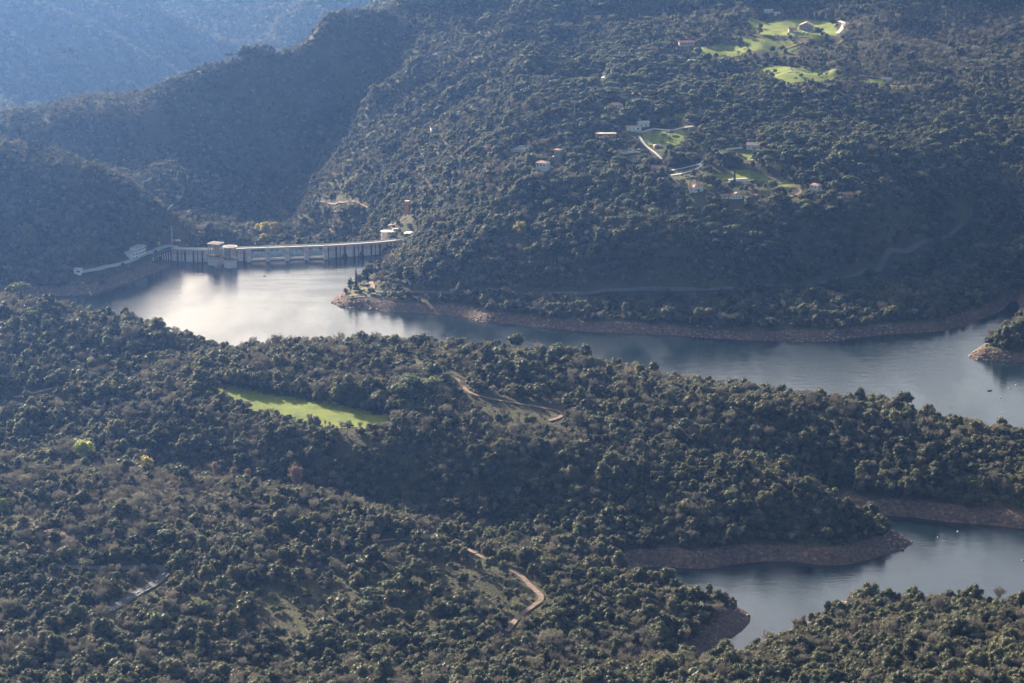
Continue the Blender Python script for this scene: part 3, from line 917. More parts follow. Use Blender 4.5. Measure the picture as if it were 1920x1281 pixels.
# roads: points in pixels, width m, material, label, how strongly trees are kept from hiding it
ROADS = [
 ([(1805, 425), (1785, 438), (1760, 456), (1720, 468), (1690, 475), (1665, 484), (1655, 500), (1640, 512), (1600, 522), (1540, 532), (1480, 540), (1400, 546), (1330, 548), (1250, 546), (1180, 548), (1050, 553), (1010, 553), (960, 552), (880, 552), (800, 551), (745, 549), (705, 548)], 4.2, 'asphalt', 'grey shore road winding round the wooded hill', .14),
 ([(590, 650), (640, 642), (700, 642), (770, 645), (830, 655), (890, 660), (930, 658), (955, 662), (962, 668)], 3.4, 'dirt', 'pale dirt track along the crest of the middle ridge', .55),
 ([(850, 705), (866, 724), (880, 738), (920, 750), (980, 760), (1040, 770), (1058, 776), (1050, 785), (1030, 790)], 3.0, 'dirt', 'pinkish dirt track curving down beyond the meadow', .9),
 ([(700, 1018), (760, 1012), (800, 1020), (860, 1020), (890, 1040)], 3.0, 'dirt', 'upper end of the foreground dirt track, mostly hidden by trees', .3),
 ([(893, 1041), (915, 1052), (945, 1065), (975, 1080), (1000, 1105), (1020, 1122), (1010, 1132), (985, 1148), (965, 1165), (950, 1186)], 3.6, 'dirt', 'pale dirt track zigzagging down the foreground slope', .92),
 ([(60, 1068), (110, 1066), (200, 1068), (270, 1066), (300, 1062), (308, 1074)], 5.5, 'asphalt', 'grey asphalt road mostly hidden by trees in the left foreground', .25),
 ([(309, 1078), (300, 1088), (290, 1096), (262, 1112), (235, 1128), (205, 1146)], 6.2, 'asphalt', 'grey asphalt road with white dashes in the left foreground', .88),
 ([(0, 744), (30, 748), (60, 740), (110, 728), (135, 731)], 4, 'dirt', 'reddish dirt track on the left near ridge', .8),
 ([(1255, 322), (1290, 314), (1322, 306), (1310, 316), (1280, 326), (1258, 330)], 4, 'deck', 'pale hairpin lane in the village', .9),
 ([(1180, 246), (1200, 250), (1225, 243), (1262, 246), (1285, 240), (1300, 238)], 4, 'deck', 'pale lane curving above the village lawn', .9),
 ([(1199, 256), (1205, 268), (1225, 285), (1240, 300)], 2.6, 'deck', 'narrow path down the left edge of the village lawn', .8),
 ([(1325, 362), (1350, 369), (1400, 372), (1420, 366)], 3, 'dirt', 'dirt lane linking the white gabled houses', .8),
 ([(1430, 330), (1470, 342), (1488, 350), (1505, 360), (1495, 366), (1480, 370)], 3, 'dirt', 'dirt lane leading to the square white house', .85),
 ([(1570, 64), (1580, 52), (1582, 44), (1570, 41)], 5, 'deck', 'pale farm lane right of the stone farmhouse', .9),
 ([(1470, 92), (1490, 86), (1530, 80), (1580, 76)], 3, 'dirt', 'farm lane below the stone farmhouse', .7),
 ([(1610, 142), (1640, 146), (1660, 150), (1700, 156)], 3.5, 'dirt', 'pale lane beside the right end of the green fields', .8),
 ([(150, 514), (185, 509), (215, 501), (245, 492), (275, 479), (300, 469), (318, 463), (335, 466)], 6.0, 'concrete', 'service road climbing to the left end of the dam', .55),
 ([(765, 453), (776, 449), (780, 443), (772, 438), (758, 440)], 3.6, 'deck', 'pale road loop at the right end of the dam', .4),
 ([(728, 424), (745, 422), (752, 414), (765, 408), (764, 402)], 2.5, 'dirt', 'footpath up to the brick tower', .3),
 ([(655, 556), (690, 552), (700, 542), (695, 530), (706, 520)], 4, 'dirt', 'gravel path across the promontory', .9),
 ([(600, 380), (640, 383), (690, 392)], 1.5, 'dirt', 'pale ledge path across the sunlit slope', .1),
 ([(1130, 148), (1134, 138), (1132, 132)], 4, 'deck', 'pale bend of lane among the upper pines', .9),
]
# bare earth patches
BARE_EARTH = [
 ([(25, 985), (60, 975), (110, 992), (140, 1010), (135, 1035), (100, 1045), (60, 1035), (30, 1015)], 'dirt', 'reddish bare earth clearing among leafless trees at the left'),
 ([(120, 594), (140, 590), (146, 600), (128, 606)], 'dirt', 'small pinkish earth patch on the left near ridge'),
 ([(1548, 1140), (1556, 1131), (1580, 1130), (1592, 1134), (1575, 1145), (1552, 1147)], 'dirt', 'pale sandy beach at the corner of the bay'),
 ([(1158, 284), (1190, 280), (1195, 286), (1172, 292), (1155, 290)], 'dirt', 'pinkish earth court in the village'),
 ([(560, 438), (620, 436), (680, 440), (640, 447), (580, 448)], 'dirt', 'pale gravel bed in the valley below the dam'),
 ([(962, 282), (976, 274), (988, 274), (990, 281), (975, 284)], 'deck', 'pale level terrace at the tip of the village ridge'),
 ([(845, 540), (880, 545), (870, 553), (840, 548)], 'dirt', 'earth patch beside the shore road'),
 ([(1545, 546), (1590, 552), (1590, 572), (1560, 566)], 'dirt', 'reddish landslip below the shore road'),
]

def drape(name, pts_xy, mat, label, kind='structure', lift=.35, step=4.0):
    xs = [p[0] for p in pts_xy]; ys = [p[1] for p in pts_xy]
    nx = max(6, min(160, int((max(xs) - min(xs)) / step))); ny = max(6, min(160, int((max(ys) - min(ys)) / step)))
    X, Y = np.meshgrid(np.linspace(min(xs), max(xs), nx), np.linspace(min(ys), max(ys), ny))
    idx = np.arange(X.size).reshape(X.shape)
    cx = (X[:-1, :-1] + X[1:, 1:]) / 2; cy = (Y[:-1, :-1] + Y[1:, 1:]) / 2
    wob = 3.0 if max(xs) - min(xs) < 60 else 7.0
    keep = inside(cx + wob * fbm(cx, cy, 14, 5, 2), cy + wob * fbm(cx, cy, 14, 6, 2), pts_xy)
    F = np.stack([idx[:-1, :-1], idx[:-1, 1:], idx[1:, 1:], idx[1:, :-1]], -1)[keep]
    if len(F) == 0: return None
    V = np.stack([X, Y, ground_z(X, Y) + lift], -1).reshape(-1, 3)
    used = np.unique(F); remap = -np.ones(len(V), int); remap[used] = np.arange(len(used))
    me = raw_mesh(name, V[used], remap[F], mat)
    me.polygons.foreach_set('use_smooth', np.ones(len(F), bool))
    return tag(link(name, me), label, None, None, kind)

def resample(pts, step):
    out = [pts[0]]
    for a, b in zip(pts[:-1], pts[1:]):
        n = max(1, int(math.hypot(b[0] - a[0], b[1] - a[1]) / step))
        out += [(a[0] + (b[0] - a[0]) * k / n, a[1] + (b[1] - a[1]) * k / n) for k in range(1, n + 1)]
    return out

def ribbon(name, pts, width, mat, label, lift=.4, cross=4, kind='structure', level=.5):
    pts = resample(pts, 3.0)
    P = np.array(pts)
    for _ in range(3):
        P[1:-1] = (P[:-2] + 2 * P[1:-1] + P[2:]) / 4
    T = np.gradient(P, axis=0); T /= np.linalg.norm(T, axis=1)[:, None] + 1e-9
    Nn = np.stack([-T[:, 1], T[:, 0]], -1)
    wv = width * (1 + .12 * fbm(P[:, 0], P[:, 1], 15, 3, 2)) if 'path' in name or 'track' in name else np.full(len(P), width)
    rows = []
    for k in range(cross + 1):
        o = (k / cross - .5)
        Q = P + Nn * (wv * o)[:, None]
        rows.append(np.stack([Q[:, 0], Q[:, 1], ground_z(Q[:, 0], Q[:, 1]) + lift], -1))
    R = np.stack(rows, 1)
    mz = R[:, :, 2].max(1, keepdims=True)
    R[:, :, 2] = R[:, :, 2] * (1 - level) + mz * level
    n, c = R.shape[:2]
    idx = np.arange(n * c).reshape(n, c)
    F = np.stack([idx[:-1, :-1], idx[1:, :-1], idx[1:, 1:], idx[:-1, 1:]], -1).reshape(-1, 4)
    me = raw_mesh(name, R.reshape(-1, 3), F[:, ::-1], mat)
    return tag(link(name, me), label, None, None, kind), P

road_px, field_px, keep_out = [], [], []
FIELD_XY = []
FIELD_PX = []
for i, (pts, lab) in enumerate(FIELDS):
    FIELD_PX.append((pts, .3 if i == 0 else .82))
    xy = [hit(*p)[:2] for p in pts]
    FIELD_XY.append(xy)
    drape('meadow', xy, M['dry_grass' if 'dry' in lab else 'grass'], lab, lift=.3)
for pts, mt, lab in BARE_EARTH:
    xy = [hit(*p)[:2] for p in pts]
    if 'clearing' not in lab: FIELD_XY.append(xy)
    drape('bare_earth', xy, M[mt], lab, lift=.42, step=3)
ROAD_XY = []
for pts, w, mt, lab, k in ROADS:
    xy = [hit(*p)[:2] for p in pts]
    nm = {'asphalt': 'road', 'concrete': 'road', 'dirt': 'dirt_track', 'deck': 'lane'}[mt]
    o, P = ribbon(nm, xy, w, M[mt], lab, lift=.5)
    ROAD_XY.append((P, w, k, lab))
    if 'white dashes' in lab:
        acc = 0
        Pd = resample([tuple(q) for q in P], 1.0)
        s = 0
        b = MB()
        while s + 4 < len(Pd):
            a0, a1 = Pd[s], Pd[s + 3]
            d = Vector((a1[0] - a0[0], a1[1] - a0[1])); L = max(d.length, .1); d /= L
            z0 = float(max(ground_z(a0[0], a0[1]), ground_z(a1[0], a1[1]))) + .62
            b.obox(((a0[0] + a1[0]) / 2, (a0[1] + a1[1]) / 2), (d.x, d.y), L, .35, z0 - .03, z0 + .25)
            s += 8
        tag(b.build('road_marking', M['paint']), 'white dashes down the middle of the foreground road', None, None, 'structure')

# ------------------------------------------------------------------ the woods
KIND = {'bare': [(350, 930, 460, 60, .72), (150, 970, 260, 70, .6), (700, 700, 220, 50, .85), (560, 690, 120, 40, .6), (1000, 830, 220, 50, .6), (880, 790, 90, 40, .5), (1150, 1240, 330, 45, .65), (1420, 1240, 120, 40, .4),
                 (400, 1230, 300, 80, .35), (1760, 70, 300, 150, .82), (1600, 20, 200, 60, .6), (1600, 200, 260, 60, .35), (1650, 280, 200, 50, .45), (1750, 330, 160, 50, .5), (60, 300, 100, 60, .3), (300, 200, 330, 40, .55),
                 (640, 60, 160, 60, .5), (900, 110, 220, 80, .4), (960, 200, 120, 70, .4), (540, 425, 80, 30, .75), (1450, 330, 150, 30, .5), (130, 700, 160, 30, .35), (1850, 420, 90, 50, .45), (1000, 350, 60, 30, .3), (1250, 1235, 200, 40, .6), (1700, 1250, 250, 50, .25), (1300, 30, 150, 40, .5)],
        'pine': [(1200, 190, 150, 80, .75), (1150, 230, 90, 60, .6), (1360, 260, 180, 60, .4), (1500, 300, 230, 55, .45), (1430, 420, 330, 60, .45), (1600, 390, 200, 40, .4), (1230, 440, 180, 60, .28), (1500, 240, 300, 40, .3), (1000, 90, 160, 60, .25), (1800, 250, 150, 80, .25), (1560, 180, 160, 30, .35), (790, 740, 30, 25, .5), (150, 1080, 60, 40, .12), (700, 1200, 200, 60, .1)]}
THIN = [(900, 1110, 130, 55, .95), (860, 1075, 120, 40, .85), (600, 1130, 170, 45, .9), (380, 1130, 110, 45, .8), (520, 1165, 130, 45, .95), (680, 1090, 110, 40, .85), (685, 526, 26, 15, .99), (672, 545, 30, 16, .99), (980, 1160, 70, 35, .7), (790, 1150, 90, 35, .85), (950, 770, 110, 24, .75), (700, 660, 160, 18, .25), (800, 700, 90, 30, .5), (1400, 330, 140, 24, .6), (90, 1000, 70, 40, .6),
        (640, 1040, 150, 35, .5), (950, 1160, 60, 40, .6), (1040, 1150, 60, 30, .5), (330, 1100, 60, 30, .5), (720, 1180, 120, 40, .5), (1440, 75, 110, 40, .8), (1240, 262, 55, 24, .75), (1620, 150, 80, 12, .6), (680, 545, 45, 22, .97), (1000, 730, 90, 20, .4), (1340, 95, 50, 12, .6), (1500, 135, 110, 22, .5), (1460, 350, 70, 14, .6), (260, 475, 50, 22, .5)]

def blobs(L, px, py):
    r = np.zeros(px.shape)
    for (cx, cy, rx, ry, w) in L:
        r = np.maximum(r, w * np.exp(-(((px - cx) / rx) ** 2 + ((py - cy) / ry) ** 2) * .7))
    return r

def scatter():
    rng = np.random.default_rng(3)
    out = []
    for (ya, yb, sp) in ((1130, 1400, 4.6), (1400, 2000, 4.5), (2000, 2400, 4.7), (2400, 2800, 4.5), (2800, 3300, 4.8), (3300, 4700, 7.2), (4700, 6750, 8.8)):
        xm = yb * .232 + 60
        xs = np.arange(-xm, xm, sp); ys = np.arange(ya, yb, sp)
        X, Y = np.meshgrid(xs, ys)
        X = X + rng.uniform(-.45, .45, X.shape) * sp; Y = Y + rng.uniform(-.45, .45, X.shape) * sp
        X, Y = X.ravel(), Y.ravel()
        k = np.abs(X) < Y * .232 + 40
        out.append(np.stack([X[k], Y[k], np.full(k.sum(), sp)], -1))
    return np.concatenate(out)

pts = scatter()
X, Y, SPC = pts.T
Z = ground_z(X, Y)
rng = np.random.default_rng(9)
PX, PY = to_px(X, Y, Z)
DBt = grid_val(G_DB, X, Y); DN = grid_val(G_DOWN, X, Y); WT = grid_val(G_WAT, X, Y)
ok = (~WT) & ((DBt + 4.5 * fbm(X, Y, 22, 8, 3) > np.where(Y > 1750, 10.5, 14)) | DN)
ok &= ~((DBt < np.where(Y > 1750, 7, 10)) & ~DN)
thin = blobs(THIN, PX, PY)
gaps = sstep(.25, .6, fbm(X, Y, 26, 12, 2)) * .8
ok &= rng.random(len(X)) > np.maximum(thin, gaps * .6)
# keep the dam, roads, fields and house plots clear
damx = [(x, y + 4) for x, y in dam_xy]
ok &= seg_dist(X, Y, damx) > 11
for q_, xy in enumerate(FIELD_XY):
    ok &= ~inside(X, Y, xy) | (rng.random(len(X)) < (0 if q_ in (0, 7) or q_ > 11 else .10))
SC_T = np.clip(rng.lognormal(-.17, .32, len(X)), .38, 1.8) * (.76 + .5 * vnoise(X, Y, 45, 4)) * np.where(SPC > 5.3, SPC / 5.4, np.where(Y > 2400, .84, 1.0))
SC_T = SC_T * (1 + blobs([(560, 738, 120, 14, .35), (680, 760, 90, 14, .4), (470, 725, 60, 12, .3)], PX, PY))
TREE_H = 7.5 * SC_T
for P, w, k, lab in ROAD_XY:
    line = [tuple(p) for p in P[::4]] + [tuple(P[-1])]
    bx = (X > P[:, 0].min() - 60) & (X < P[:, 0].max() + 60) & (Y > P[:, 1].min() - 90) & (Y < P[:, 1].max() + 60)
    ii = np.nonzero(bx & ok)[0]
    if not len(ii): continue
    d = seg_dist(X[ii], Y[ii], line)
    ok[ii[d < w / 2 + 2.0]] = False
    zz = ground_z(np.array([q[0] for q in line]), np.array([q[1] for q in line]))
    lp = [to_px(q[0], q[1], z) for q, z in zip(line, zz)]
    near = np.zeros(len(ii), bool)
    for fr in (.3, .6, .9):
        qx, qy = to_px(X[ii], Y[ii], Z[ii] + TREE_H[ii] * fr)
        near |= seg_dist(qx, qy, lp) < 2.5 + w * .3 + 2.0 * SC_T[ii] * F_PX / Y[ii] * (.3 + .7 * k)
    front = rng.random(len(ii)) < k
    front &= vnoise(X[ii], Y[ii], 35, 22) < .35 + .62 * k
    ok[ii[near & front]] = False
for pp, k in FIELD_PX:
    ii = np.nonzero(ok)[0]
    cov = np.zeros(len(ii), bool)
    for fr in (.2, .5, .85):
        qx, qy = to_px(X[ii], Y[ii], Z[ii] + TREE_H[ii] * fr)
        cov |= inside(qx, qy, pp)
    ok[ii[cov & (rng.random(len(ii)) < k)]] = False
# (px, py of the base, clear radius m, metres kept low in front)
PLOTS = []

# ================================================================== the dam
FACE = resample(dam_xy, 2.0)
_fp = np.array(FACE)
for _ in range(6):
    _fp[1:-1] = (_fp[:-2] + 2 * _fp[1:-1] + _fp[2:]) / 4
_fpx = np.array([to_px(x, y, 0)[0] for x, y in _fp])
def face_at(px):
    """point on the upstream face, its unit tangent and unit normal towards the reservoir"""
    i = int(np.clip(np.searchsorted(_fpx, px), 1, len(_fp) - 1))
    t = (px - _fpx[i - 1]) / max(1e-6, _fpx[i] - _fpx[i - 1])
    p = _fp[i - 1] * (1 - t) + _fp[i] * t
    d = _fp[min(i + 1, len(_fp) - 1)] - _fp[max(i - 2, 0)]
    d = d / np.linalg.norm(d)
    return p, d, np.array([d[1], -d[0]])

def sweep(name, prof, mat, parent, a, b, step=3.0):
    """profile (offset towards reservoir, z) swept along the face between two pixel columns"""
    pxs = np.linspace(a, b, max(2, int((b - a) * .55 / step)))
    n = len(prof); vs, fs = [], []
    for px in pxs:
        p, d, nn = face_at(px)
        vs += [(p[0] + nn[0] * o, p[1] + nn[1] * o, z) for o, z in prof]
    for k in range(len(pxs) - 1):
        for j in range(n):
            fs.append((k * n + j, (k + 1) * n + j, (k + 1) * n + (j + 1) % n, k * n + (j + 1) % n))
    fs += [tuple(range(n)), tuple(range((len(pxs) - 1) * n, len(pxs) * n))[::-1]]
    return MB().add(vs, fs).build(name, mat, parent)

def inv(o, parent):
    return o
dam = empty('dam', (0, 0, 0), 0, 'long pale concrete dam with piers and gates across the far end of the reservoir', 'dam')
sweep('wall', [(0, -14), (0, 12.0), (-7, 12.0), (-9, 0), (-26, -40), (-26, -46), (0, -46)], M['damface'], dam, 323, 466)
sweep('wall', [(0, -14), (0, 12.0), (-7, 12.0), (-9, 0), (-26, -40), (-26, -46), (0, -46)], M['damface'], dam, 610, 757)
sweep('spillway_wall', [(-.6, -14), (-.6, 3.6), (-2.5, 4.2), (-7, 2), (-24, -40), (-24, -46), (-.6, -46)], M['damface'], dam, 466, 610)
sweep('road_deck', [(1.0, 11.9), (1.0, 12.9), (-8.2, 12.9), (-8.2, 11.9)], M['deck'], dam, 322, 758)
sweep('parapet', [(1.15, 12.85), (1.15, 13.8), (.8, 13.8), (.8, 12.85)], M['deck'], dam, 322, 758)
sweep('parapet', [(-8.0, 12.85), (-8.0, 13.8), (-8.35, 13.8), (-8.35, 12.85)], M['deck'], dam, 322, 758)
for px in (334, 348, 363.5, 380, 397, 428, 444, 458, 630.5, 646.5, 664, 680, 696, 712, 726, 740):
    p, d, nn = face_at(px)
    MB().obox((p + nn * .55), d, 1.5, 1.1, -12, 11.8).build('buttress', M['dark_conc'], dam)  # ribs coloured darker than the dam wall
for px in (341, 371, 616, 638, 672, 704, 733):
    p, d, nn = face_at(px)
    MB().obox((p + nn * .3), d, .7, .6, -12, 11.6).build('drain_pipe', M['dark_conc'], dam)
PIERS = (466, 502, 538, 574, 610)
for px in PIERS:
    p, d, nn = face_at(px)
    b = MB()
    b.obox(p + nn * .5, d, 4.2, 9.0, -13, 11.85)
    c = p + nn * 5.0
    b.cyl(c[0], c[1], -13, 10.6, 2.1, 2.1, 16)
    pier = b.build('pier', M['damface'], dam)
    h = MB(); h.obox(p + nn * 2.6, d, 5.2, 3.4, 11.0, 12.2); h.obox(p + nn * 2.8 - d * 1.6, d, .9, 2.4, 12.2, 14.2); h.obox(p + nn * 2.8 + d * 1.6, d, .9, 2.4, 12.2, 14.2)
    h.obox(p + nn * 2.8, d, 4.4, .7, 14.0, 14.5)
    h.build('hoist_frame', M['deck'], pier)
for a, b_ in zip(PIERS[:-1], PIERS[1:]):
    pa, da, na = face_at(a); pb, db_, nb = face_at(b_)
    c = (pa + pb) / 2; dd = pb - pa; L = np.linalg.norm(dd) - 4.3; dd = dd / np.linalg.norm(dd); nn = np.array([dd[1], -dd[0]])
    vs, fs, m_ = [], [], 8
    for k in range(m_ + 1):
        t = k / m_
        z = 3.4 + 6.9 * t
        o = .4 + 1.5 * math.sin(math.pi * (.15 + .7 * t))
        for s in (-1, 1):
            q = c + dd * s * L / 2 + nn * o
            vs.append((q[0], q[1], z))
        for s in (-1, 1):
            q = c + dd * s * L / 2 + nn * (o - .35)
            vs.append((q[0], q[1], z))
    for k in range(m_):
        i = k * 4
        fs += [(i, i + 1, i + 5, i + 4), (i + 2, i + 6, i + 7, i + 3), (i, i + 4, i + 6, i + 2), (i + 1, i + 3, i + 7, i + 5)]
    fs += [(0, 2, 3, 1), (m_ * 4, m_ * 4 + 1, m_ * 4 + 3, m_ * 4 + 2)]
    g = MB().add(vs, fs).build('gate', M['gate'], dam)
    for s in (-.33, 0, .33):
        q = c + dd * s * L + nn * 1.0
        MB().obox(q, dd, .3, 2.2, 9.9, 10.7).build('bracket', M['darkmetal'], g)
# left wing: retaining wall that carries the service road
wing = empty('retaining_wall', (0, 0, 0), 0, 'ribbed concrete retaining wall under the service road left of the dam', 'wall')
A_, B_ = np.array(at(320, 470, 11)), np.array(at(286, 482, 11))
dd = (B_ - A_); LW = np.linalg.norm(dd); dd /= LW; nn = np.array([dd[1], -dd[0]])
if nn[1] > 0: nn = -nn
MB().obox((A_ + B_) / 2, dd, LW, 1.6, -2, 11.2).build('wall', M['damface'], wing)
MB().obox((A_ + B_) / 2 + nn * .4, dd, LW + .6, 2.6, 11.2, 12.6).build('parapet', M['dark_conc'], wing)
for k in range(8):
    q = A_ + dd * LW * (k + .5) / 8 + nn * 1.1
    MB().obox(q, dd, 1.0, .8, -2, 11.1).build('buttress', M['dark_conc'], wing)

# ================================================================== intake towers
def intake_tower(px, py, square, label, rz):
    x, y = at(px, py, 0)
    e = empty('intake_tower', (x, y, 0), rz, label, 'tower')
    R = 6.6
    if square:
        b = MB().box(-6.0, 6.0, -6.0, 6.0, -12, 10.2)
        for k in range(5):
            for s in (-1, 1):
                o = -5.2 + k * 2.6
                b.box(o - .35, o + .35, min(s * 6.0, s * 6.5), max(s * 6.0, s * 6.5), -12, 9.6)
                b.box(min(s * 6.0, s * 6.5), max(s * 6.0, s * 6.5), o - .35, o + .35, -12, 9.6)
        b.build('base', M['damface'], e)
        MB().box(-6.9, 6.9, -6.9, 6.9, 10.2, 10.8).build('gallery', M['dark_conc'], e)
        rl = MB()
        for s in (-1, 1):
            rl.box(-6.8, 6.8, s * 6.75 - .06, s * 6.75 + .06, 11.6, 11.8); rl.box(s * 6.75 - .06, s * 6.75 + .06, -6.8, 6.8, 11.6, 11.8)
            for k in range(7):
                rl.box(-6.8 + k * 2.26 - .06, -6.8 + k * 2.26 + .06, s * 6.75 - .06, s * 6.75 + .06, 10.8, 11.7); rl.box(s * 6.75 - .06, s * 6.75 + .06, -6.8 + k * 2.26 - .06, -6.8 + k * 2.26 + .06, 10.8, 11.7)
        rl.build('railing', M['darkmetal'], e)
        MB().box(-1.3, 1.3, -1.3, 1.3, 10.8, 22.0).build('shaft', M['concrete'], e)
        for (cx, cy) in [(-5.3, -5.3), (0, -5.3), (5.3, -5.3), (-5.3, 5.3), (5.3, 5.3), (0, 5.3), (-5.3, 0), (5.3, 0), (-2.6, -5.3), (2.6, -5.3), (5.3, -2.6), (5.3, 2.6)]:
            MB().box(cx - .38, cx + .38, cy - .38, cy + .38, 10.8, 22.0).build('column', M['concrete'], e)
        for s in (-1, 1):
            MB().box(-5.3, 5.3, s * 5.3 - .25, s * 5.3 + .25, 16.2, 16.9).build('cross_beam', M['concrete'], e)
            MB().box(s * 5.3 - .25, s * 5.3 + .25, -4.9, 4.9, 16.2, 16.9).build('cross_beam', M['concrete'], e)
        rf = MB().box(-6.5, 6.5, -6.5, 6.5, 22.0, 22.8).build('roof', M['deck'], e)
        MB().box(-5.4, 5.4, -5.4, 5.4, 22.8, 23.0).build('roof_gravel', M['dirt'], rf)
    else:
        b = MB().cyl(0, 0, -12, 9.6, 5.9, 5.9, 28)
        for k in range(14):
            a = k * 2 * math.pi / 14
            b.cyl(6.0 * math.cos(a), 6.0 * math.sin(a), -12, 9.2, .45, .45, 6)
        b.build('base', M['damface'], e)
        MB().cyl(0, 0, 9.6, 10.2, 7.4, 7.4, 32).build('gallery', M['dark_conc'], e)
        rl = MB()
        for k in range(24):
            a, a2 = k * math.pi / 12, (k + 1) * math.pi / 12
            p, q = (7.25 * math.cos(a), 7.25 * math.sin(a)), (7.25 * math.cos(a2), 7.25 * math.sin(a2))
            rl.bar((*p, 11.3), (*q, 11.3), .08, n=4); rl.bar((*p, 10.2), (*p, 11.3), .07, n=4)
        rl.build('railing', M['darkmetal'], e)
        MB().cyl(0, 0, 10.2, 21.0, 1.5, 1.5, 16).build('shaft', M['concrete'], e)
        for k in range(14):
            a = k * 2 * math.pi / 14
            MB().cyl(5.7 * math.cos(a), 5.7 * math.sin(a), 10.2, 21.0, .42, .42, 6).build('column', M['concrete'], e)
        ring = MB()
        for k in range(28):
            a, a2 = k * math.pi / 14, (k + 1) * math.pi / 14
            ring.bar((5.7 * math.cos(a), 5.7 * math.sin(a), 18.9), (5.7 * math.cos(a2), 5.7 * math.sin(a2), 18.9), .3, n=4)
        ring.build('ring_beam', M['concrete'], e)
        rf = MB().cyl(0, 0, 21.0, 22.0, 7.3, 7.3, 36).build('roof', M['deck'], e)
        MB().cyl(0, 0, 22.0, 22.15, 5.6, 5.6, 32).build('roof_gravel', M['dirt'], rf)
    return e
intake_tower(405.5, 497, True, 'square open columned intake tower left of the round one in front of the dam', math.radians(-24))
intake_tower(432.5, 502, False, 'round open columned intake tower with a disc roof in front of the dam', 0)
x, y = at(408, 501, .2); bm_ = MB().obox((0, 0), (.8, -.6), 9, .5, -.1, .35)
tag(bm_.build('floating_boom', M['deck'], None, (x, y, 0.05)), 'short pale floating boom between the two intake towers', 'boom')

# ================================================================== houses
def wall_mesh(w, d, h, roof, rise):
    b = MB()
    x, y = w / 2, d / 2
    if roof == 'gable_y':      # ridge runs away from the front, gable in the front
        prof = [(-x, -4), (x, -4), (x, h), (0, h + rise), (-x, h)]
        n = 5
        vs = [(a, -y, z) for a, z in prof] + [(a, y, z) for a, z in prof]
        fs = [(i, (i + 1) % n, n + (i + 1) % n, n + i) for i in range(n)] + [tuple(range(n))[::-1], tuple(range(n, 2 * n))]
        b.add(vs, fs)
    elif roof == 'gable_x':
        b.prism([(-y, -4), (y, -4), (y, h), (0, h + rise), (-y, h)], -x, x)
    else:
        b.box(-x, x, -y, y, -4, h)
    return b

def roof_mesh(w, d, h, roof, rise, o=.55, t=.28):
    b = MB(); x, y = w / 2 + o, d / 2 + o
    if roof == 'gable_x':
        k = rise * o / (d / 2)
        b.prism([(-y, h - k + .03), (0, h + rise + .03), (y, h - k + .03), (y, h - k + t), (0, h + rise + t + .05), (-y, h - k + t)], -x, x)
    elif roof == 'gable_y':
        k = rise * o / (w / 2)
        prof = [(-x, h - k + .03), (0, h + rise + .03), (x, h - k + .03), (x, h - k + t), (0, h + rise + t + .05), (-x, h - k + t)]
        n = 6
        vs = [(a, -y, z) for a, z in prof] + [(a, y, z) for a, z in prof]
        b.add(vs, [(i, (i + 1) % n, n + (i + 1) % n, n + i) for i in range(n)] + [tuple(range(n))[::-1], tuple(range(n, 2 * n))])
    elif roof == 'hip':
        r = max(0, (w - d) / 2)
        if d > w:
            rr = (d - w) / 2
            top = [(0, -rr, h + rise), (0, rr, h + rise)]
            vs = [(-x, -y, h + .02), (x, -y, h + .02), (x, y, h + .02), (-x, y, h + .02)] + top
            fs = [(0, 1, 4), (1, 2, 5, 4), (2, 3, 5), (3, 0, 4, 5), (0, 3, 2, 1)]
        else:
            top = [(-r, 0, h + rise), (r + .01, 0, h + rise)]
            vs = [(-x, -y, h + .02), (x, -y, h + .02), (x, y, h + .02), (-x, y, h + .02)] + top
            fs = [(0, 1, 5, 4), (1, 2, 5), (2, 3, 4, 5), (3, 0, 4), (0, 3, 2, 1)]
        b.add(vs, fs)
    else:
        b.box(-x + .2, x - .2, -y + .2, y - .2, h + .01, h + .4)
    return b

def house(name, px, py, w, d, h, rz, roof, rise, wm, rm, label, cat='house', front=(), right=(), door=None, parent=None, off=None, chimney=False, clear=28, zadd=0.0, plot=True):
    if parent is None:
        x, y, z = hit(px, py)
        e = empty(name, (x, y + d * .4, z + zadd), math.radians(rz), label, cat)
        if plot: PLOTS.append((x, y + d * .4, max(w, d) * .62 + 2.5, clear))
        ox, oy = 0, 0
    else:
        e = parent; ox, oy = off
    wl = wall_mesh(w, d, h, roof, rise).build('wall', M[wm], e, (ox, oy, 0))
    rf = roof_mesh(w, d, h, roof, rise).build('roof', M[rm], e, (ox, oy, 0))
    if chimney:
        MB().box(w * .22, w * .22 + .8, -.4, .4, h + rise * .2, h + rise + 1.1).build('chimney', M[wm], rf)
    for (u, z, ww, hh) in front:
        c = u * w / 2
        g = MB().box(ox + c - ww / 2, ox + c + ww / 2, oy - d / 2 - .06, oy - d / 2 + .1, z, z + hh).build('window', M['window'], e)
    for (u, z, ww, hh) in right:
        c = u * d / 2
        MB().box(ox + w / 2 - .1, ox + w / 2 + .06, oy + c - ww / 2, oy + c + ww / 2, z, z + hh).build('window', M['window'], e)
    if door is not None:
        c = door * w / 2
        MB().box(ox + c - .65, ox + c + .65, oy - d / 2 - .07, oy - d / 2 + .1, 0, 2.3).build('door', M['darkmetal'], e)
    return e

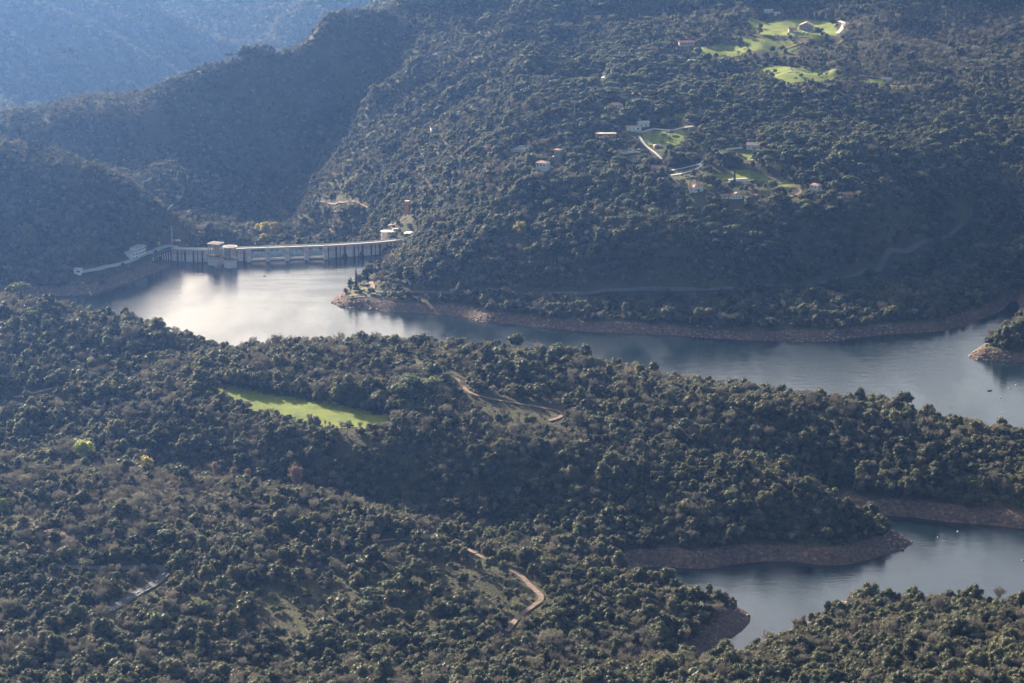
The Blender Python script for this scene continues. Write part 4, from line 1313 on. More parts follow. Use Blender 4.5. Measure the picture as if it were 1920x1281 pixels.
house('villa', 1018, 321, 11.5, 9.5, 6.6, -25, 'hip', 1.8, 'white', 'tiles', 'white two storey villa with a hipped roof in front of the stone tower', front=[(-.6, 3.6, 1.3, 1.6), (0, 3.6, 1.3, 1.6), (.6, 3.6, 1.3, 1.6)], right=[(-.3, 3.6, 1.2, 1.6), (.4, 3.6, 1.2, 1.6)], clear=30, zadd=1.5)
t_ = house('tower_house', 1047, 306, 6.6, 6.6, 12.5, -25, 'hip', 1.2, 'stonewall', 'tiles', 'slim stone tower with a pinkish cap behind the white villa', 'tower', front=[(0, 8, 1.0, 1.6), (0, 3, 1, 1.5)], right=[(0, 8, 1.0, 1.6)], clear=30, zadd=1)
MB().box(-6.6, -2.9, -2.2, 3.2, -4, 5.2).build('annex', M['stonewall'], t_)
house('apartment_building', 1136, 262, 21, 8, 5.5, 4, 'flat', 0, 'brick', 'beige_wall', 'long brown balconied building half hidden by umbrella pines', 'building', front=[(-.8, 1, 1.6, 1.6), (-.4, 1, 1.6, 1.6), (0, 1, 1.6, 1.6), (.4, 1, 1.6, 1.6), (.8, 1, 1.6, 1.6), (-.6, 3.4, 1.6, 1.4), (.2, 3.4, 1.6, 1.4)], clear=14)
house('white_house', 1188, 245, 15, 8, 3.8, 12, 'flat', 0, 'white', 'palertiles', 'low white flat roofed house beside the village lawn', front=[(-.6, 1, 1.2, 1.3), (-.1, 1, 1.2, 1.3), (.5, 1, 2.2, 1.5)], clear=24)
house('white_house', 1206, 239, 12, 7, 4.2, 8, 'gable_x', 1.4, 'white', 'deck', 'white house with a pale pitched roof just behind the low flat one', front=[(-.4, 1, 1.2, 1.3), (.4, 1, 1.2, 1.3)], clear=6)
house('white_house', 1155, 203, 14, 8, 3.4, 6, 'hip', 1.9, 'white', 'tiles', 'long low white house with dull red hipped roof among the upper pines', front=[(-.6, 1, 1.3, 1.3), (0, 1, 1.3, 1.3), (.6, 1, 1.3, 1.3)], clear=26)
house('red_house', 1193, 187, 10, 8, 5.5, -8, 'gable_y', 2, 'pinkwall', 'tiles', 'reddish two storey house glimpsed between the upper pines', front=[(-.5, 3, 1.2, 1.4), (.5, 3, 1.2, 1.4), (-.5, .8, 1.2, 1.4)], clear=18)
house('pavilion', 1233, 278, 7.5, 6, 2.2, 5, 'hip', 1.7, 'beige_wall', 'palertiles', 'small pavilion with a grey brown hipped roof below the village lawn', 'pavilion', door=0, clear=18)
house('pink_house', 1236, 322, 15, 8, 3.2, -12, 'gable_x', 2.2, 'pinkwall', 'tiles', 'pink walled house with a low red roof left of the hairpin lane', front=[(-.5, .9, 1.2, 1.2), (.1, .9, 1.2, 1.2), (.6, .9, 1.2, 1.2)], clear=22, chimney=True)
h_ = house('white_house', 1413, 281, 13, 8, 4.6, -12, 'gable_x', 2.0, 'white', 'palertiles', 'white house with small dark windows above a sloping green lawn', front=[(-.6, 1.6, 1.2, 1.5), (0, 1.6, 1.2, 1.5), (.6, 1.6, 1.2, 1.5)], door=.3, clear=30, chimney=True)
h_ = house('gabled_house', 1309, 361, 9, 8, 4.6, 5, 'gable_y', 2.3, 'white', 'tiles', 'white gabled house with a round arched window, left of the two white gabled houses', front=[(0, 4.4, .9, 1.0), (-.55, 1.2, .9, 1.5), (.55, 1.2, .9, 1.5)], clear=34)
house(None, 0, 0, 5.2, 6.5, 3.4, 0, 'gable_x', 1.2, 'white', 'tiles', None, parent=h_, off=(-7.0, .6), front=[(0, 1.2, .9, 1.2)])
ar = MB(); ar.box(-1.1, 1.1, -4.07, -3.9, 0, 1.7); ar.add([(1.1 * math.cos(math.pi * k / 10), -4.07, 1.7 + 1.1 * math.sin(math.pi * k / 10)) for k in range(11)], [tuple(range(11))])
ar.build('arched_door', M['window'], h_)
h_ = house('gabled_house', 1381, 374, 10.5, 8, 3.3, 6, 'gable_y', 2.6, 'white', 'tiles', 'white gabled house with a long red roofed wing, right of the two white gabled houses', front=[(0, 3.6, .9, .9), (-.6, 1, .9, 1.3), (-.1, 1, .9, 1.3), (.4, 1, .9, 1.3)], clear=34, chimney=True)
house(None, 0, 0, 9.5, 7, 2.4, 0, 'gable_x', 1.5, 'white', 'tiles', None, parent=h_, off=(-9.8, .7), front=[(-.4, .7, 1.3, 1.2), (.3, .7, 1.3, 1.2)])
house('white_house', 1530, 358, 9.5, 9, 5.4, -32, 'hip', 1.7, 'white', 'tiles', 'small square white house with a hipped red roof at the right of the slope', front=[(-.4, 3.2, 1, 1.3), (.4, 3.2, 1, 1.3)], right=[(-.3, 3.2, 1, 1.3), (.4, 3.2, 1, 1.3)], clear=28)
house('brown_house', 1587, 371, 13, 8, 2.8, 10, 'gable_x', 2.0, 'beige_wall', 'tiles', 'low house with a worn brown roof among trees, rightmost on the slope', front=[(-.4, 1, 1.2, 1.2), (.4, 1, 1.2, 1.2)], clear=16)
fh = house('farmhouse', 1513, 60, 16, 15, 8.0, -14, 'gable_y', 3.6, 'stonewall', 'palertiles', 'big stone farmhouse with a broad gable in the topmost green field', front=[(-.65, 5.4, 1.1, 1.5), (-.2, 5.4, 1.1, 1.5), (.25, 5.4, 1.1, 1.5), (.65, 5.4, 1.1, 1.5), (-.6, 2, 1.1, 1.5), (.6, 2, 1.1, 1.5), (0, 8.6, 1, 1.2)], door=0, clear=40)
house('barn', 1486, 61, 9, 7, 4.0, 4, 'gable_x', 1.5, 'pinkwall', 'tiles', 'brownish barn left of the stone farmhouse', 'barn', door=.3, clear=14)
house('shed', 1441, 25, 11, 6, 3.2, 3, 'gable_x', 1.2, 'white', 'deck', 'longer white shed above the topmost field', 'shed', front=[(-.4, 1, 1, 1), (.4, 1, 1, 1)], clear=16)
house('shed', 1457, 29, 7, 5, 2.8, 10, 'gable_x', 1.2, 'white', 'deck', 'shorter white shed just right of the longer one above the topmost field', 'shed', door=0, clear=16)
house('pink_house', 1287, 88, 18, 9, 5.0, 8, 'gable_x', 1.8, 'pinkwall', 'tiles', 'pinkish farm building at the left edge of the upper green fields', 'building', front=[(-.6, 3, 1.1, 1.3), (-.2, 3, 1.1, 1.3), (.2, 3, 1.1, 1.3), (.6, 3, 1.1, 1.3)], clear=20)
house('shed', 1296, 118, 9, 5, 2.6, 20, 'flat', 0, 'white', 'deck', 'low white shed in the wood below the pinkish farm building', 'shed', door=.2, clear=18)
house('shed', 1662, 154, 11, 6, 2.8, -8, 'gable_x', 1.6, 'beige_wall', 'palertiles', 'grey roofed shed beside the lane right of the double field', 'shed', door=-.3, clear=14)
house('hut', 812, 247, 5.5, 5, 3.2, 15, 'gable_x', 1.3, 'white', 'tiles', 'tiny pale hut alone on the sunlit wooded slope', 'hut', door=0, clear=20)
house('hut', 1120, 350, 4.5, 4, 2.4, 8, 'flat', 0, 'beige_wall', 'deck', 'small pale hut in the dark wood under the villa', 'hut', clear=8)

# low garden walls
def low_wall(p0, p1, h, w, label, mat='white'):
    a, b = np.array(hit(*p0)), np.array(hit(*p1))
    e = empty('garden_wall', tuple((a + b) / 2), 0, label, 'wall')
    d = (b - a)[:2]; L = np.linalg.norm(d); d /= L
    z = max(a[2], b[2]) - (a[2] + b[2]) / 2
    MB().obox((0, 0), d, L, w, -3, z + h).build('wall', M[mat], e)
    MB().obox((0, 0), d, L + .3, w + .3, z + h, z + h + .15).build('coping', M['deck'], e)
    PLOTS.append(((a[0] + b[0]) / 2, (a[1] + b[1]) / 2, L / 2 + 1, 24))
low_wall((1360, 284), (1392, 279), 1.6, .5, 'low white wall left of the white house above the sloping lawn')
low_wall((1366, 341), (1400, 340), 2.0, 3.5, 'long low white pool wall beside the tall dark cypress')
low_wall((1165, 291), (1200, 287), 1.2, .5, 'low pale wall along the pinkish village court')
low_wall((956, 286), (990, 285), 2.2, .6, 'curb wall round the pale terrace at the tip of the village ridge', 'deck')

# control building by the dam
ca, cb = np.array(at(249, 487, 11.5)), np.array(at(274, 473, 13.5))
cd = (cb - ca); CL = np.linalg.norm(cd); cd /= CL
rz_c = math.atan2(cd[1], cd[0])
cen = (ca + cb) / 2
ctl = empty('control_building', (cen[0], cen[1], 12.0), rz_c, 'two block pale control building with rows of square windows left of the dam', 'building')
def cblock(x0, x1, dep, h, nwin, rows):
    MB().box(x0, x1, 0, dep, -6, h).build('wall', M['white'], ctl)
    MB().box(x0 - .3, x1 + .3, -.3, dep + .3, h, h + .5).build('roof', M['concrete'], ctl)
    for r in range(rows):
        for k in range(nwin):
            c = x0 + (x1 - x0) * (k + .5) / nwin
            wn_ = MB().box(c - 1.1, c + 1.1, -.07, .1, h - 2.9 - r * 3.6, h - 1.2 - r * 3.6).build('window', M['window'], ctl)
cblock(-CL * .5, -CL * .12, 9, 6.0, 2, 2)
cblock(-CL * .11, CL * .5, 9, 8.6, 4, 2)
for f_ in (-.35, 0, .35): PLOTS.append((cen[0] + cd[0] * CL * f_, cen[1] + cd[1] * CL * f_, 10, 30))

# valve house with its inclined rail
vx, vy, vz = hit(146, 516)
vh = empty('valve_house', (vx, vy + 3, vz + 1.0), math.radians(-12), 'small white flat roofed hut on the left bank above an inclined rail', 'hut')
MB().box(-3.4, 3.4, -3, 3, -5, 4.2).build('wall', M['white'], vh)
MB().box(-4.2, 4.2, -3.8, 3.6, 4.2, 4.7).build('roof', M['concrete'], vh)
MB().box(-.6, 2.8, -3.07, -2.9, 1.6, 2.9).build('window', M['window'], vh)
PLOTS.append((vx, vy + 2, 8, 40))
ra, rb = np.array(hit(154, 531)), np.array(at(172, 555, -1.0) + (-1.0,))
rail = MB()
for s in (-.7, .7): rail.bar((ra[0] + s, ra[1], ra[2] + .8), (rb[0] + s, rb[1], rb[2] + .8), .22, n=4)
for k in range(14):
    q = ra + (rb - ra) * k / 13
    rail.bar((q[0] - .7, q[1], q[2] + .7), (q[0] + .7, q[1], q[2] + .7), .12, n=4)
tag(rail.build('inclined_rail', M['deck']), 'pale inclined rail running down the bank into the water', 'rail')
PLOTS.append(((ra[0] + rb[0]) / 2, (ra[1] + rb[1]) / 2, 7, 20))

# terrace building at the right abutment, brick tower above it
tx, ty, tz = hit(738, 443)
tb = empty('terrace_building', (tx, ty + 6, 13.0), math.radians(8), 'pale building with a curved roof terrace at the right end of the dam', 'building')
MB().box(-9, 14, -5, 5, -8, 4.2).build('wall', M['beige_wall'], tb)
MB().cyl(-8, 0, -8, 4.2, 5.2, 5.2, 20).build('rounded_end', M['beige_wall'], tb)
b = MB().box(-8, 14.6, -5.8, 5.8, 4.2, 4.8).cyl(-8, 0, 4.21, 4.81, 6.2, 6.2, 24)
b.build('roof_terrace', M['deck'], tb)
for k in range(6): MB().box(-6 + k * 3.2, -4 + k * 3.2, -5.08, -4.9, 1.2, 3.2).build('window', M['window'], tb)
MB().box(-1, 5, -2, 2, 4.8, 7.2).build('stair_head', M['deck'], tb)
for f_ in (-8, 0, 8, 14): PLOTS.append((tx + f_, ty + 6, 6, 10))
bx, by, bz = hit(764, 401)
bt = empty('brick_tower', (bx, by, bz), math.radians(-20), 'slim orange brick tower above the right end of the dam', 'tower')
MB().box(-2.2, 2.2, -2.2, 2.2, -4, 13).build('wall', M['brick'], bt)
MB().box(-2.5, 2.5, -2.6, 2.6, 13, 13.8).build('roof', M['beige_wall'], bt)
MB().box(-.5, .5, -2.27, -2.1, 9, 10.6).build('window', M['window'], bt)
MB().box(2.0, 7.0, -2.4, 3.2, -5, 2.2).build('annex', M['brick'], bt)
MB().box(1.9, 7.4, -2.8, 3.6, 2.2, 2.7).build('annex_roof', M['tiles'], bt)
PLOTS.append((bx + 1, by, 4, 10))

# pylons, mast, sign, poles
def pylon(px, py, h, label, rz=0):
    x, y, z = hit(px, py)
    e = empty('power_pylon', (x, y, z), rz, label, 'pylon')
    b = MB()
    s0 = .95
    for sx in (-1, 1):
        for sy in (-1, 1):
            b.bar((sx * s0, sy * s0, -1), (sx * .22, sy * .22, h), .12, .08, 4)
    n = 7
    for k in range(n):
        z0, z1 = h * k / n, h * (k + 1) / n
        r0, r1 = s0 + (.22 - s0) * k / n, s0 + (.22 - s0) * (k + 1) / n
        for sy in (-1, 1):
            b.bar((-r0, sy * r0, z0), (r1, sy * r1, z1), .06, n=3); b.bar((r0, sy * r0, z0), (-r1, sy * r1, z1), .06, n=3)
            b.bar((sy * r0, -r0, z0), (sy * r1, r1, z1), .06, n=3)
    b.build('mast', M['steel'], e)
    for zz, L in ((h * .97, 2.4), (h * .84, 1.9)):
        MB().bar((-L, 0, zz), (L, 0, zz), .12, n=4).build('crossarm', M['steel'], e)
    PLOTS.append((x, y, 4, 34))
    return x, y, z + h * .97
p1 = pylon(863, 322, 17, 'lattice power pylon with wires on the sunlit slope right of the dam')
p2 = pylon(1077, 216, 15, 'pale lattice power pylon among the pines left of the village')
pylon(323, 462, 20, 'tall thin lattice mast beside the left end of the dam')
pe_ = hit(690, 378)
for s in (-1, 1):
    wr = MB()
    for k in range(24):
        t0, t1 = k / 24, (k + 1) / 24
        f = lambda t: (p1[0] + (pe_[0] - p1[0]) * t + s * 1.8, p1[1] + (pe_[1] - p1[1]) * t, p1[2] + (pe_[2] + 12 - p1[2]) * t - 8 * 4 * t * (1 - t) * .5)
        wr.bar(f(t0), f(t1), .09, n=3)
    tag(wr.build('power_line', M['steel']), ('nearer' if s > 0 else 'farther') + ' power line wire slung from the pylon down towards the dam', 'wire')
sx_, sy_, sz_ = hit(298, 462)
sg = empty('sign_board', (sx_, sy_, sz_), math.radians(-6), 'upright bright yellow board beside the service road left of the dam', 'sign')
MB().box(-1.4, 1.4, -.08, .08, .8, 4.6).build('board', M['yellow_paint'], sg)
for s in (-1, 1): MB().bar((s * 1.1, .15, -.6), (s * 1.1, .15, 4.2), .08, n=5).build('post', M['steel'], sg)
PLOTS.append((sx_, sy_, 3, 26))

def pole(px, py, h, label, lamp=True):
    x, y, z = hit(px, py)
    e = empty('lamp_post' if lamp else 'utility_pole', (x, y, z), random.uniform(0, 3), label, 'lamp post' if lamp else 'pole')
    MB().bar((0, 0, -.5), (0, 0, h), .16, .1, 6).build('pole', M['concrete'], e)
    MB().bar((-.9, 0, h - .2), (.9, 0, h - .2), .09, n=4).build('lamp_arm' if lamp else 'crossarm', M['steel'], e)
    PLOTS.append((x, y, 2, 14))
pole(774, 422, 9, 'pale pole on the slope right of the terrace building', False)
pole(658, 549, 7, 'pale lamp post on the tip of the promontory')
pole(1344, 316, 9, 'pole among trees right of the hairpin lane', False)
pole(1404, 344, 9, 'thin pole on the grassy terraces above the gabled houses', False)
pole(741, 549, 5, 'short white lamp post beside the shore road near the promontory')

# vehicles: body with cabin, windows, wheels
def vehicle(px, py, rz, mat, label, L=4.3, H=1.45, van=False, name='car'):
    x, y, z = hit(px, py)
    e = empty(name, (x, y, z + .6), math.radians(rz), label, name)
    b = MB()
    if van:
        b.prism([(-L / 2, .35), (L / 2, .35), (L / 2, H * .55), (L * .34, H), (-L / 2, H)], -.95, .95)
    else:
        b.prism([(-L / 2, .3), (L / 2, .3), (L / 2, .75), (L * .28, .88), (L * .12, H), (-L * .3, H), (-L * .44, .92), (-L / 2, .85)], -.85, .85)
    me = b.mesh('body', mat)
    for v in me.vertices: v.co = (v.co[1], v.co[0], v.co[2])
    link('body', me, e)
    MB().box(-L * .28, L * .12, -.88, .88, H * .66, H * .9).build('window', M['window'], e)
    for a in (-.3, .3):
        for s in (-1, 1):
            w = MB(); w.bar((a * L, s * .78, .3), (a * L, s * .95, .3), .33, n=12)
            w.build('wheel', M['darkmetal'], e)
vehicle(1492, 62, 5, M['white'], 'white van parked left of the stone farmhouse', 5.4, 2.2, True, 'van')
vehicle(1507, 63, -4, M['white'], 'white car parked in front of the stone farmhouse', name='car')
vehicle(1522, 62, 12, M['steel'], 'silver car parked at the right corner of the stone farmhouse', name='car')
vehicle(326, 456, 10, M['orange'], 'orange van at the left end of the dam', 5.2, 2.2, True, 'van')
vehicle(334, 456, -5, M['white'], 'white van just right of the orange one at the left end of the dam', 5.2, 2.1, True, 'van')
vehicle(1199, 283, 20, M['white'], 'white car parked on the pinkish village court', name='car')
vehicle(1465, 71, 0, M['steel'], 'silver car on the terraces below the stone farmhouse', name='car')
PLOTS.append((*hit(330, 456)[:2], 9, 30))

# ================================================================== things on the water
def boat(px, py, L, rz, mat, label):
    x, y = at(px, py, 0)
    e = empty('boat', (x, y, 0), math.radians(rz), label, 'boat')
    n = 9; vs = []; fs = []
    for k in range(n):
        t = k / (n - 1); w = L * .2 * math.sin(math.pi * min(1, .22 + t * .78)) ** .7 * (1 if t < .95 else .2)
        for (a, z) in ((-w, .5), (-w * .6, -.15), (w * .6, -.15), (w, .5)):
            vs.append((-L / 2 + L * t, a, z + .12 * t))
    for k in range(n - 1):
        for j in range(3):
            fs.append((k * 4 + j, (k + 1) * 4 + j, (k + 1) * 4 + j + 1, k * 4 + j + 1))
    fs += [(0, 1, 2, 3), ((n - 1) * 4 + 3, (n - 1) * 4 + 2, (n - 1) * 4 + 1, (n - 1) * 4)]
    MB().add(vs, fs).build('hull', mat, e)
    MB().box(-L * .1, L * .05, -L * .12, L * .12, .35, .48).build('bench', M['bark'], e)
boat(1795, 997, 1.9, 100, M['white'], 'small white boat alone on the dark water of the lower bay')
boat(1919, 1051, 2.6, 20, M['white'], 'white boat at the far right edge of the lower bay')
boat(1856, 733, 4.5, 25, M['darkmetal'], 'slim dark boat on the bright water at the right')
boat(496, 518, 2.5, 10, M['darkmetal'], 'tiny dark boat on the bright water in front of the dam gates')
boat(694, 491, 5, 20, M['darkmetal'], 'dark rowing boat near the right end of the dam')
def buoy(px, py, label, r=.5):
    x, y = at(px, py, 0)
    e = empty('buoy', (x, y, 0), 0, label, 'buoy')
    MB().cyl(0, 0, -.1, r * .8, r * .9, r * .9, 10).cyl(0, 0, r * .8, r * 1.6, r * .9, r * .15, 10).build('float', M['white'], e)
    MB().bar((0, 0, r * 1.5), (0, 0, r * 2.4), .05, n=4).build('top_mark', M['steel'], e)
buoy(1893, 728, 'small white buoy nearest the right peninsula', .7)
buoy(1905, 723, 'small white buoy at the far right of the bright water', .7)
buoy(1876, 746, 'small white buoy below the slim dark boat', .6)
buoy(1878, 775, 'small white buoy close to the near ridge at the right, upper of two', .5)
buoy(1879, 781, 'small white buoy close to the near ridge at the right, lower of two', .5)
buoy(1758, 1008, 'small white buoy off the tip of the dark promontory', .5)
for (px, py, r) in ((905, 604, 1.6), (868, 594, 1.2)):
    pass

# ================================================================== single trees that stand out
SINGLES = []
def single(name, px, py, crown, trunk, s, label, cat='tree', sx=1.0, group=None):
    x, y, z = hit(px, py)
    e = empty(name, (x, y, z - .2), random.uniform(0, 6), label, cat, group)
    e.scale = (s * sx, s * sx, s)
    if trunk is not None: link('trunk', trunk, e)
    link('crown', crown, e)
    PLOTS.append((x, y, 3.2 * s * sx, 34 * s if 'dam' in label else (14 if 'yellow' in label or 'ochre' in label or 'willow' in label else 7) * s))
    return e
YC = oak_crown(61, M['yellow']); YC2 = oak_crown(62, M['autumn'])
RED = twig_crown(63, M['redtwig'], .6, 11, 12, .74, 1.5, 2.2)
POP = twig_crown(64, M['twig'], .5, 13, 10, .8, 2.5, 1.2)
CYP = cone_crown(65, M['cypress'], 15, 1.35, .6, 26, .55)
FIR = cone_crown(66, M['cypress'], 9, 2.6, .8, 18, .9)
SLIM = oak_crown(67, M['oak'], .75, 1.35)
BALL = crown_mesh('round_crown', [(0, 0, 1.7, 1.75, 1.0), (.5, .3, 2.2, 1.2, .9), (-.5, -.3, 1.4, 1.3, .9)], M['oak'], 68, leaf=.2, per=150, rough=.05)
OT = OAK_T[0]
single('yellow_green_tree', 158, 869, YC, OT, 2.3, 'bright yellow green willow beside leafless trees at the left')
single('leafless_tree', 120, 874, BARE[0], BARE_T[0], 2.3, 'broad grey leafless tree left of the yellow green willow')
single('leafless_tree', 138, 864, BARE[3], BARE_T[0], 2.0, 'grey leafless tree directly behind the yellow green willow')
single('reddish_tree', 556, 930, RED, None, 2.0, 'largest reddish leafless tree in the gully behind the foreground hill', sx=1.25)
single('reddish_tree', 404, 902, RED, None, 1.35, 'tall slim reddish leafless tree, leftmost of the reddish trees')
single('reddish_tree', 440, 910, RED, None, 1.25, 'reddish leafless tree, left of the close pair')
single('reddish_tree', 466, 911, RED, None, 1.2, 'reddish leafless tree, right of the close pair')
single('olive_tree', 276, 885, oak_crown(69, M['autumn'], 1.1, .9), OT, 1.7, 'pale olive tree at the head of the foreground hill')
single('autumn_tree', 976, 442, YC2, OT, 1.9, 'yellow ochre tree alone in the dark central wood')
single('yellow_tree', 498, 446, YC2, OT, 2.5, 'yellow tree standing in the valley behind the dam gates', sx=.8)
single('autumn_tree', 514, 444, YC2, OT, 2.3, 'ochre brown tree right of the yellow one behind the dam', sx=.75)
single('autumn_tree', 484, 440, YC2, OT, 1.7, 'ochre tree left of the yellow one behind the dam', sx=.7)
for px, lab in ((497, 'left'), (508, 'middle'), (527, 'right')):
    single('yellow_bush', px, 455, YC2, OT, 1.4, 'low yellow bush just beyond the dam crest, %s of the three' % lab, 'bush', sx=1.4)
single('cypress', 668, 543, CYP, OT, 1.3, 'tall dark pointed cypress on the promontory')
single('dark_conifer', 687, 524, FIR, OT, 1.3, 'dark broad conifer behind the loose trees of the promontory')
single('slim_tree', 656, 545, SLIM, OT, 1.3, 'leafy tree left of the tall cypress on the promontory', sx=.75)
single('round_bush', 648, 549, BALL, OT, 1.3, 'clipped round bush at the tip of the promontory', 'bush')
single('broad_tree', 668, 549, OAK[1], OT, .95, 'broad low tree at the foot of the tall cypress', sx=.9)
single('bush', 676, 550, BALL, OT, 1.1, 'small round bush right of the cypress foot', 'bush')
single('light_tree', 676, 534, OAK[4], OT, 1.2, 'loose pale tree just behind the tall cypress')
single('light_tree', 684, 526, OAK[6], OT, 1.4, 'pale open tree in the middle of the promontory row', sx=.8)
single('light_tree', 694, 522, OAK[2], OAK_T[1], 1.8, 'tallest open tree of the promontory row', sx=.75)
single('light_tree', 699, 519, BARE[2], BARE_T[0], 1.2, 'thin tree at the right end of the promontory row')
single('round_tree', 697, 552, OAK[3], OT, 1.0, 'dark round tree beside the gravel path of the promontory')
single('cypress', 1377, 344, CYP, OT, .95, 'tall dark cypress in front of the long white pool wall')
single('yellow_green_bush', 1331, 360, YC, OT, .95, 'yellow green tree between the two white gabled houses')
single('yellow_green_bush', 1284, 354, YC, OT, .8, 'yellow green bush left of the white house with the arched window', 'bush')
single('poplar', 1445, 328, SLIM, OT, .8, 'slim light green tree on the grassy terraces', sx=.5)
for px, py, s, lab in ((1243, 270, 1.1, 'tall pine in the middle of the village lawn'), (1256, 266, 1.2, 'tall pine right of the middle of the village lawn'), (1267, 272, 1.0, 'pine at the right edge of the village lawn'), (1222, 262, .9, 'umbrella pine casting shade on the left of the village lawn')):
    single('stone_pine', px, py, PINE[0], PINE_T[0], s, lab)
for px, py, s, sx, lab in ((1426, 54, .9, .9, 'round dark oak on the left part of the topmost field'), (1533, 66, 1.5, 1.2, 'big dark oak touching the right side of the stone farmhouse'), (1573, 144, 1.3, .95, 'dark oak at the right tip of the double field'),
                           (1466, 96, 1.0, 1.1, 'round oak on the lower farm terraces'), (1544, 69, .9, 1.0, 'small oak right of the big farmhouse oak'), (1385, 80, 1.1, 1.1, 'dark oak between the left field and the farm terraces'), (1395, 52, 1.2, 1.2, 'wide oak at the left end of the topmost field'),
                           (1453, 138, .8, .8, 'small dark tree on the bank between the two bright strips'), (1502, 146, .7, 1.1, 'pale bush on the lower bright strip')):
    single('evergreen_oak', px, py, OAK[1], OT, s, lab, sx=sx)
for px, py, lab in ((640, 812, 'left'), (690, 822, 'middle'), (712, 826, 'right')):
    single('leafless_tree', px, py, BARE[2], BARE_T[0], 1.0, 'bare dark tree at the lower edge of the long meadow, %s of the three' % lab)
for px, py, s, lab in ((785, 775, 1.2, 'left dark pine right of the long meadow'), (800, 780, 1.35, 'middle dark pine right of the long meadow'), (818, 778, 1.1, 'right dark pine right of the long meadow')):
    single('dark_pine', px, py, cone_crown(70 + px, M['pine'], 7, 2.4, 3.0, 14, .7), PINE_T[1], s, lab)
single('dead_tree', 1783, 785, BARE[2], BARE_T[0], 1.1, 'gaunt bare tree standing up from the near ridge against the bright water', sx=.8)
single('umbrella_pine', 1655, 490, PINE[0], PINE_T[0], 1.25, 'wide pale green pine beside the bend of the shore road')
single('yellow_green_tree', 2, 965, YC, OT, 1.5, 'yellow green tree in place of a blurred near branch at the left edge of the view')  # tree added in place of an out-of-focus branch close to the viewer
single('green_pine', 690, 1150, PINE[2], PINE_T[1], 1.1, 'round fresh green pine alone on the foreground slope')
# the orchard pines of the lower slope are set by the wood itself

# loose boulders on the drawdown rim
def boulders():
    V0, F0 = ico(1)
    r = np.random.default_rng(77)
    spots = [(640, 572), (660, 575), (630, 566), (650, 568), (893, 601), (905, 602), (915, 600), (700, 578), (1015, 612), (1035, 614), (1320, 630), (1560, 636), (1580, 634), (1480, 636), (1830, 668), (1845, 670), (1860, 672), (1700, 1016), (1690, 1025), (715, 486), (1395, 1150), (1660, 625)]
    vs, fs, k = [], [], 0
    for (px, py) in spots:
        x, y, z = hit(px, py)
        for j in range(16):
            a, b_ = x + r.normal(0, 7), y + r.normal(0, 5)
            zz = float(ground_z(a, b_))
            if zz < -.4: continue
            s = r.uniform(.4, 1.5)
            P = V0 * (1 + r.normal(0, .18, (len(V0), 1))) * s * np.array([1.2, 1, .7])
            vs.append(P + (a, b_, zz + .1)); fs.append(F0 + k); k += len(P)
    me = raw_mesh('boulders', np.concatenate(vs), np.concatenate(fs), M['rock'])
    tag(link('boulders', me), 'pale broken rocks strewn along the bare shore', None, None, 'stuff')
M['rock'] = simple_mat('pale_rock', (.42, .33, .25), .95, .4, .8, col2=(.20, .14, .10))
boulders()


# apply house plots
for (hx, hy, r, front) in PLOTS:
    d = np.hypot(X - hx, Y - hy)
    ok &= d > r
    L = math.hypot(hx, hy)
    ux, uy = -hx / L, -hy / L
    a = (X - hx) * ux + (Y - hy) * uy
    s = np.abs((X - hx) * uy - (Y - hy) * ux)
    ok &= ~((a > 0) & (a < front) & (s < r))
X, Y, Z, PX, PY, SC_T, DBt = [a[ok] for a in (X, Y, Z, PX, PY, SC_T, DBt)]
n = len(X)
fb = np.clip(np.maximum(blobs(KIND['bare'], PX, PY), .26) + .32 * fbm(X, Y, 55, 31, 2), 0, .95)
fp = np.clip(np.maximum(blobs(KIND['pine'], PX, PY), .006) * (1 + .8 * fbm(X, Y, 60, 41, 2)), 0, .9)
u = rng.random(n)
kind = np.where(u < fp, 1, np.where(u < fp + (1 - fp) * fb, 2, 0))     # 0 oak 1 pine 2 bare
inview = (PX > 8) & (PX < 1912) & (PY > 12) & (PY < 1276 + 10)
var = rng.integers(0, 1000, n)
ROT = rng.uniform(0, 2 * math.pi, n)
print('trees', n, [(kind == k).sum() for k in (0, 1, 2)])

SPEC = {
 0: dict(name='evergreen_oak', crowns=OAK, trunks=OAK_T, cat='tree', group='evergreen oaks nearest the viewer', stuff='evergreen_oak_wood', s=1.0,
         lab='dark green evergreen oak with a rounded lumpy crown in the nearest wood', slab='dark green evergreen oak wood covering the hills'),
 1: dict(name='stone_pine', crowns=PINE, trunks=PINE_T, cat='tree', group='green pines with bare trunks', stuff='pine_wood', s=1.1,
         lab='green pine with a domed crown on a tall bare trunk', slab='green domed pines scattered through the hillside woods'),
 2: dict(name='leafless_tree', crowns=BARE, trunks=BARE_T, cat='tree', group='leafless trees nearest the viewer', stuff='leafless_wood', s=.95,
         lab='leafless grey brown tree with a mist of fine twigs in the nearest wood', slab='grey brown leafless trees mixed through the woods'),
}

